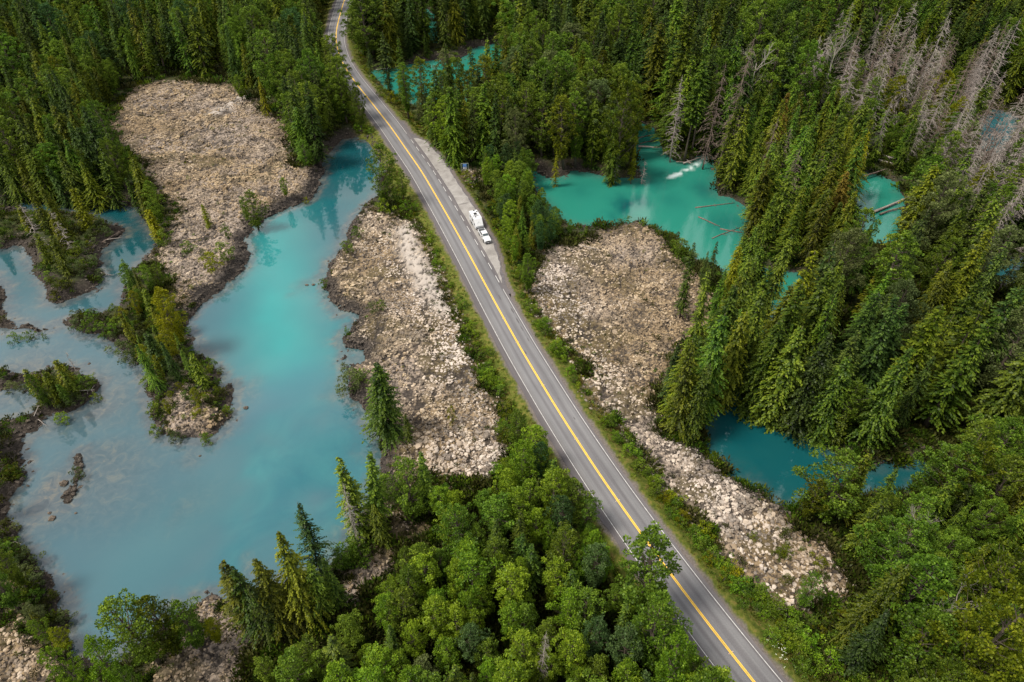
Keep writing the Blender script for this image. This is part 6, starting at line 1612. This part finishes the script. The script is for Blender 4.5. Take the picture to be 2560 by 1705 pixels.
mb = MB(); mb.box((0, -3.06, 1.06), (1.82, .08, .54)); mb.build('tailgate', white_car, truck, bevel=.02)
mb = MB(); mb.box((0, -2.13, .83), (1.80, 1.80, .05)); mb.build('bed_floor', bedm, truck)
mb = MB(); mb.box((0, -1.26, 1.06), (1.80, .06, .50)); mb.build('bed_front_wall', bedm, truck)
mb = MB(); mb.box((0, -1.42, 1.18), (1.8, .32, .22)); mb.build('toolbox', black_pl, truck)
mb = MB(); mb.box((0, 3.09, .88), (.98, .06, .26)); mb.build('grille', black_pl, truck)
mb = MB(); mb.box((0, 3.14, .58), (1.86, .20, .26)); mb.build('front_bumper', chrome, truck, bevel=.04)
mb = MB(); mb.box((0, 3.26, .60), (.34, .03, .17)); mb.build('licence_plate', white_car, truck)
mb = MB(); mb.box((0, -3.18, .60), (1.80, .16, .18)); mb.build('rear_bumper', chrome, truck)

# trailer
t_front, t_rear = np.array(gp(1190.5, 572)), np.array(gp(1174.5, 543))
tv = t_front - t_rear; tl_ = np.linalg.norm(tv); tdn = tv / tl_
tc_ = ctr - hdn * (3.2 + .95 + 3.25)
trailer = link('travel_trailer', None, loc=(tc_[0], tc_[1], .01)); trailer.rotation_euler = (0, 0, ang - math.pi / 2)
tag(trailer, 'white travel trailer with roof hatches hitched behind the pickup', 'trailer')
m = MB(); m.prism([(-3.25, .55, 1.2), (2.7, .55, 1.2), (3.1, .75, 1.16), (3.05, 1.35, 1.14), (1.55, 2.92, 1.17), (1.2, 3.0, 1.2), (-3.05, 2.96, 1.2), (-3.25, 2.7, 1.2)], 0)
m.build('body', white_car, trailer, bevel=.06)
m = MB(); m.box((0, 2.98, .66), (2.2, .16, .24)); m.build('front_skirt', black_pl, trailer)
for y_, x_, sx_, sy_ in ((-2.75, -.2, .42, .42), (-2.0, -.85, .34, .40), (.75, .35, .42, .42)):
    mb = MB(); mb.hexa([(x_ - sx_ / 2, y_ - sy_ / 2, 2.96), (x_ + sx_ / 2, y_ - sy_ / 2, 2.96), (x_ + sx_ / 2, y_ + sy_ / 2, 2.96), (x_ - sx_ / 2, y_ + sy_ / 2, 2.96),
                        (x_ - sx_ * .4, y_ - sy_ * .4, 3.12), (x_ + sx_ * .4, y_ - sy_ * .4, 3.12), (x_ + sx_ * .4, y_ + sy_ * .4, 3.12), (x_ - sx_ * .4, y_ + sy_ * .4, 3.12)])
    mb.build('roof_vent', black_pl, trailer)
mb = MB(); mb.hexa([(-.45, -1.35, 2.96), (.40, -1.35, 2.96), (.40, -.45, 2.96), (-.45, -.45, 2.96), (-.38, -1.25, 3.24), (.33, -1.25, 3.24), (.33, -.55, 3.24), (-.38, -.55, 3.24)]); mb.build('air_conditioner', black_pl, trailer)
mb = MB(); mb.box((.12, .05, 3.02), (1.75, .35, .08)); mb.build('folded_antenna', awn, trailer)
for s in (-1, 1):
    for y_, z_, l_, h_ in ((.2, 1.95, .8, .55), (2.0, 1.55, .6, .5), (-1.9, 1.95, .5, .45)):
        mb = MB(); mb.box((s * 1.205, y_, z_), (.03, l_, h_)); f_ = mb.build('side_window', dark_glass, trailer)
        mb = MB(); mb.box((s * 1.203, y_, z_), (.02, l_ + .1, h_ + .1)); mb.build('window_frame', black_pl, f_)
    for y_ in (-.55, -1.4): wheel(trailer, s * 1.08, y_, .36, .22)
    mb = MB(); mb.tube([(s * 1.22, -1.95, .62), (s * 1.22, -1.75, .88), (s * 1.22, -.2, .88), (s * 1.22, 0, .62)], .04, 5); mb.build('wheel_fender', black_pl, trailer)
mb = MB(); mb.box((-1.215, 1.05, 1.50), (.03, .66, 1.72)); dr = mb.build('door', white_car, trailer)
mb = MB(); mb.box((-1.235, 1.30, 1.45), (.02, .06, .14)); mb.build('handle', black_pl, dr)
mb = MB(); mb.box((-1.24, -.6, 2.84), (.10, 3.6, .10)); mb.build('awning', awn, trailer)
mb = MB(); mb.tube([(-.55, 2.9, .56), (0, 4.2, .56)], .06, 6); mb.tube([(.55, 2.9, .56), (0, 4.2, .56)], .06, 6); mb.tube([(0, 3.6, .1), (0, 3.6, .8)], .05, 6); mb.build('hitch_frame', black_pl, trailer)
mb = MB(); pts_ = [(-.42, 2.60), (-.3, 2.38), (0, 2.18), (.3, 2.38), (.42, 2.60)]
mb.tube([(a, b, 2.92 - (b - 1.55) * (1.57 / 1.5) + .05) for a, b in pts_], .04, 5); mb.build('front_swoosh', decal, trailer)
mb = MB(); mb.box((0, -3.27, 1.9), (1.3, .03, .6)); mb.build('rear_window', dark_glass, trailer)
mb = MB(); mb.box((0, -3.33, .55), (2.2, .14, .16)); mb.build('rear_bumper', chrome, trailer)

# ------------------------------------------------------------------ information sign behind the pull-out
sx_, sy_ = gp(1162.5, 431, -.9)
sign = link('information_sign', None, loc=(sx_, sy_, float(height(np.array([[sx_, sy_]]))[0]))); sign.rotation_euler = (0, 0, .16)
tag(sign, 'framed blue and white information sign at the edge of the pull-out', 'sign')
post_m = simple_mat('weathered_sign_frame', (.30, .34, .26), .8, var=.15)
blue_m = simple_mat('blue_sign_face', (.16, .33, .72), .5, var=.08); whites = simple_mat('white_sign_face', (.75, .76, .78), .5, var=.03)
navy = simple_mat('navy_print', (.01, .02, .12), .5, var=.02); green_f = simple_mat('dark_green_backing', (.005, .05, .06), .6)
for s in (-1.15, 1.15):
    mb = MB(); mb.box((s, 0, 1.45), (.12, .12, 3.1)); mb.build('post', post_m, sign)
mb = MB(); mb.box((0, 0, 2.95), (2.18, .10, .12)); mb.build('top_rail', post_m, sign)
mb = MB(); mb.box((0, 0, .75), (2.18, .10, .12)); mb.build('bottom_rail', post_m, sign)
mb = MB(); mb.box((.35, .04, 2.1), (1.35, .04, 1.5)); mb.build('backing', green_f, sign)
mb = MB(); mb.box((0, -.03, 2.30), (1.15, .05, 1.05)); mb.build('blue_panel', blue_m, sign)
mb = MB(); mb.box((0, -.03, 1.42), (1.12, .05, .66)); mb.build('white_panel', whites, sign)
mb = MB()
for k, (a, b) in enumerate([(-.40, 2.22), (-.22, 2.06), (-.06, 1.94), (.12, 1.95), (.26, 2.06), (.42, 2.22)]): mb.box((a, -.065, b), (.14, .02, .10))
mb.build('emblem', navy, sign)
mb = MB()
for k in range(3): mb.box((0, -.065, 1.60 - k * .14), (.8 - .15 * k, .01, .035))
mb.build('text_line', navy, sign)
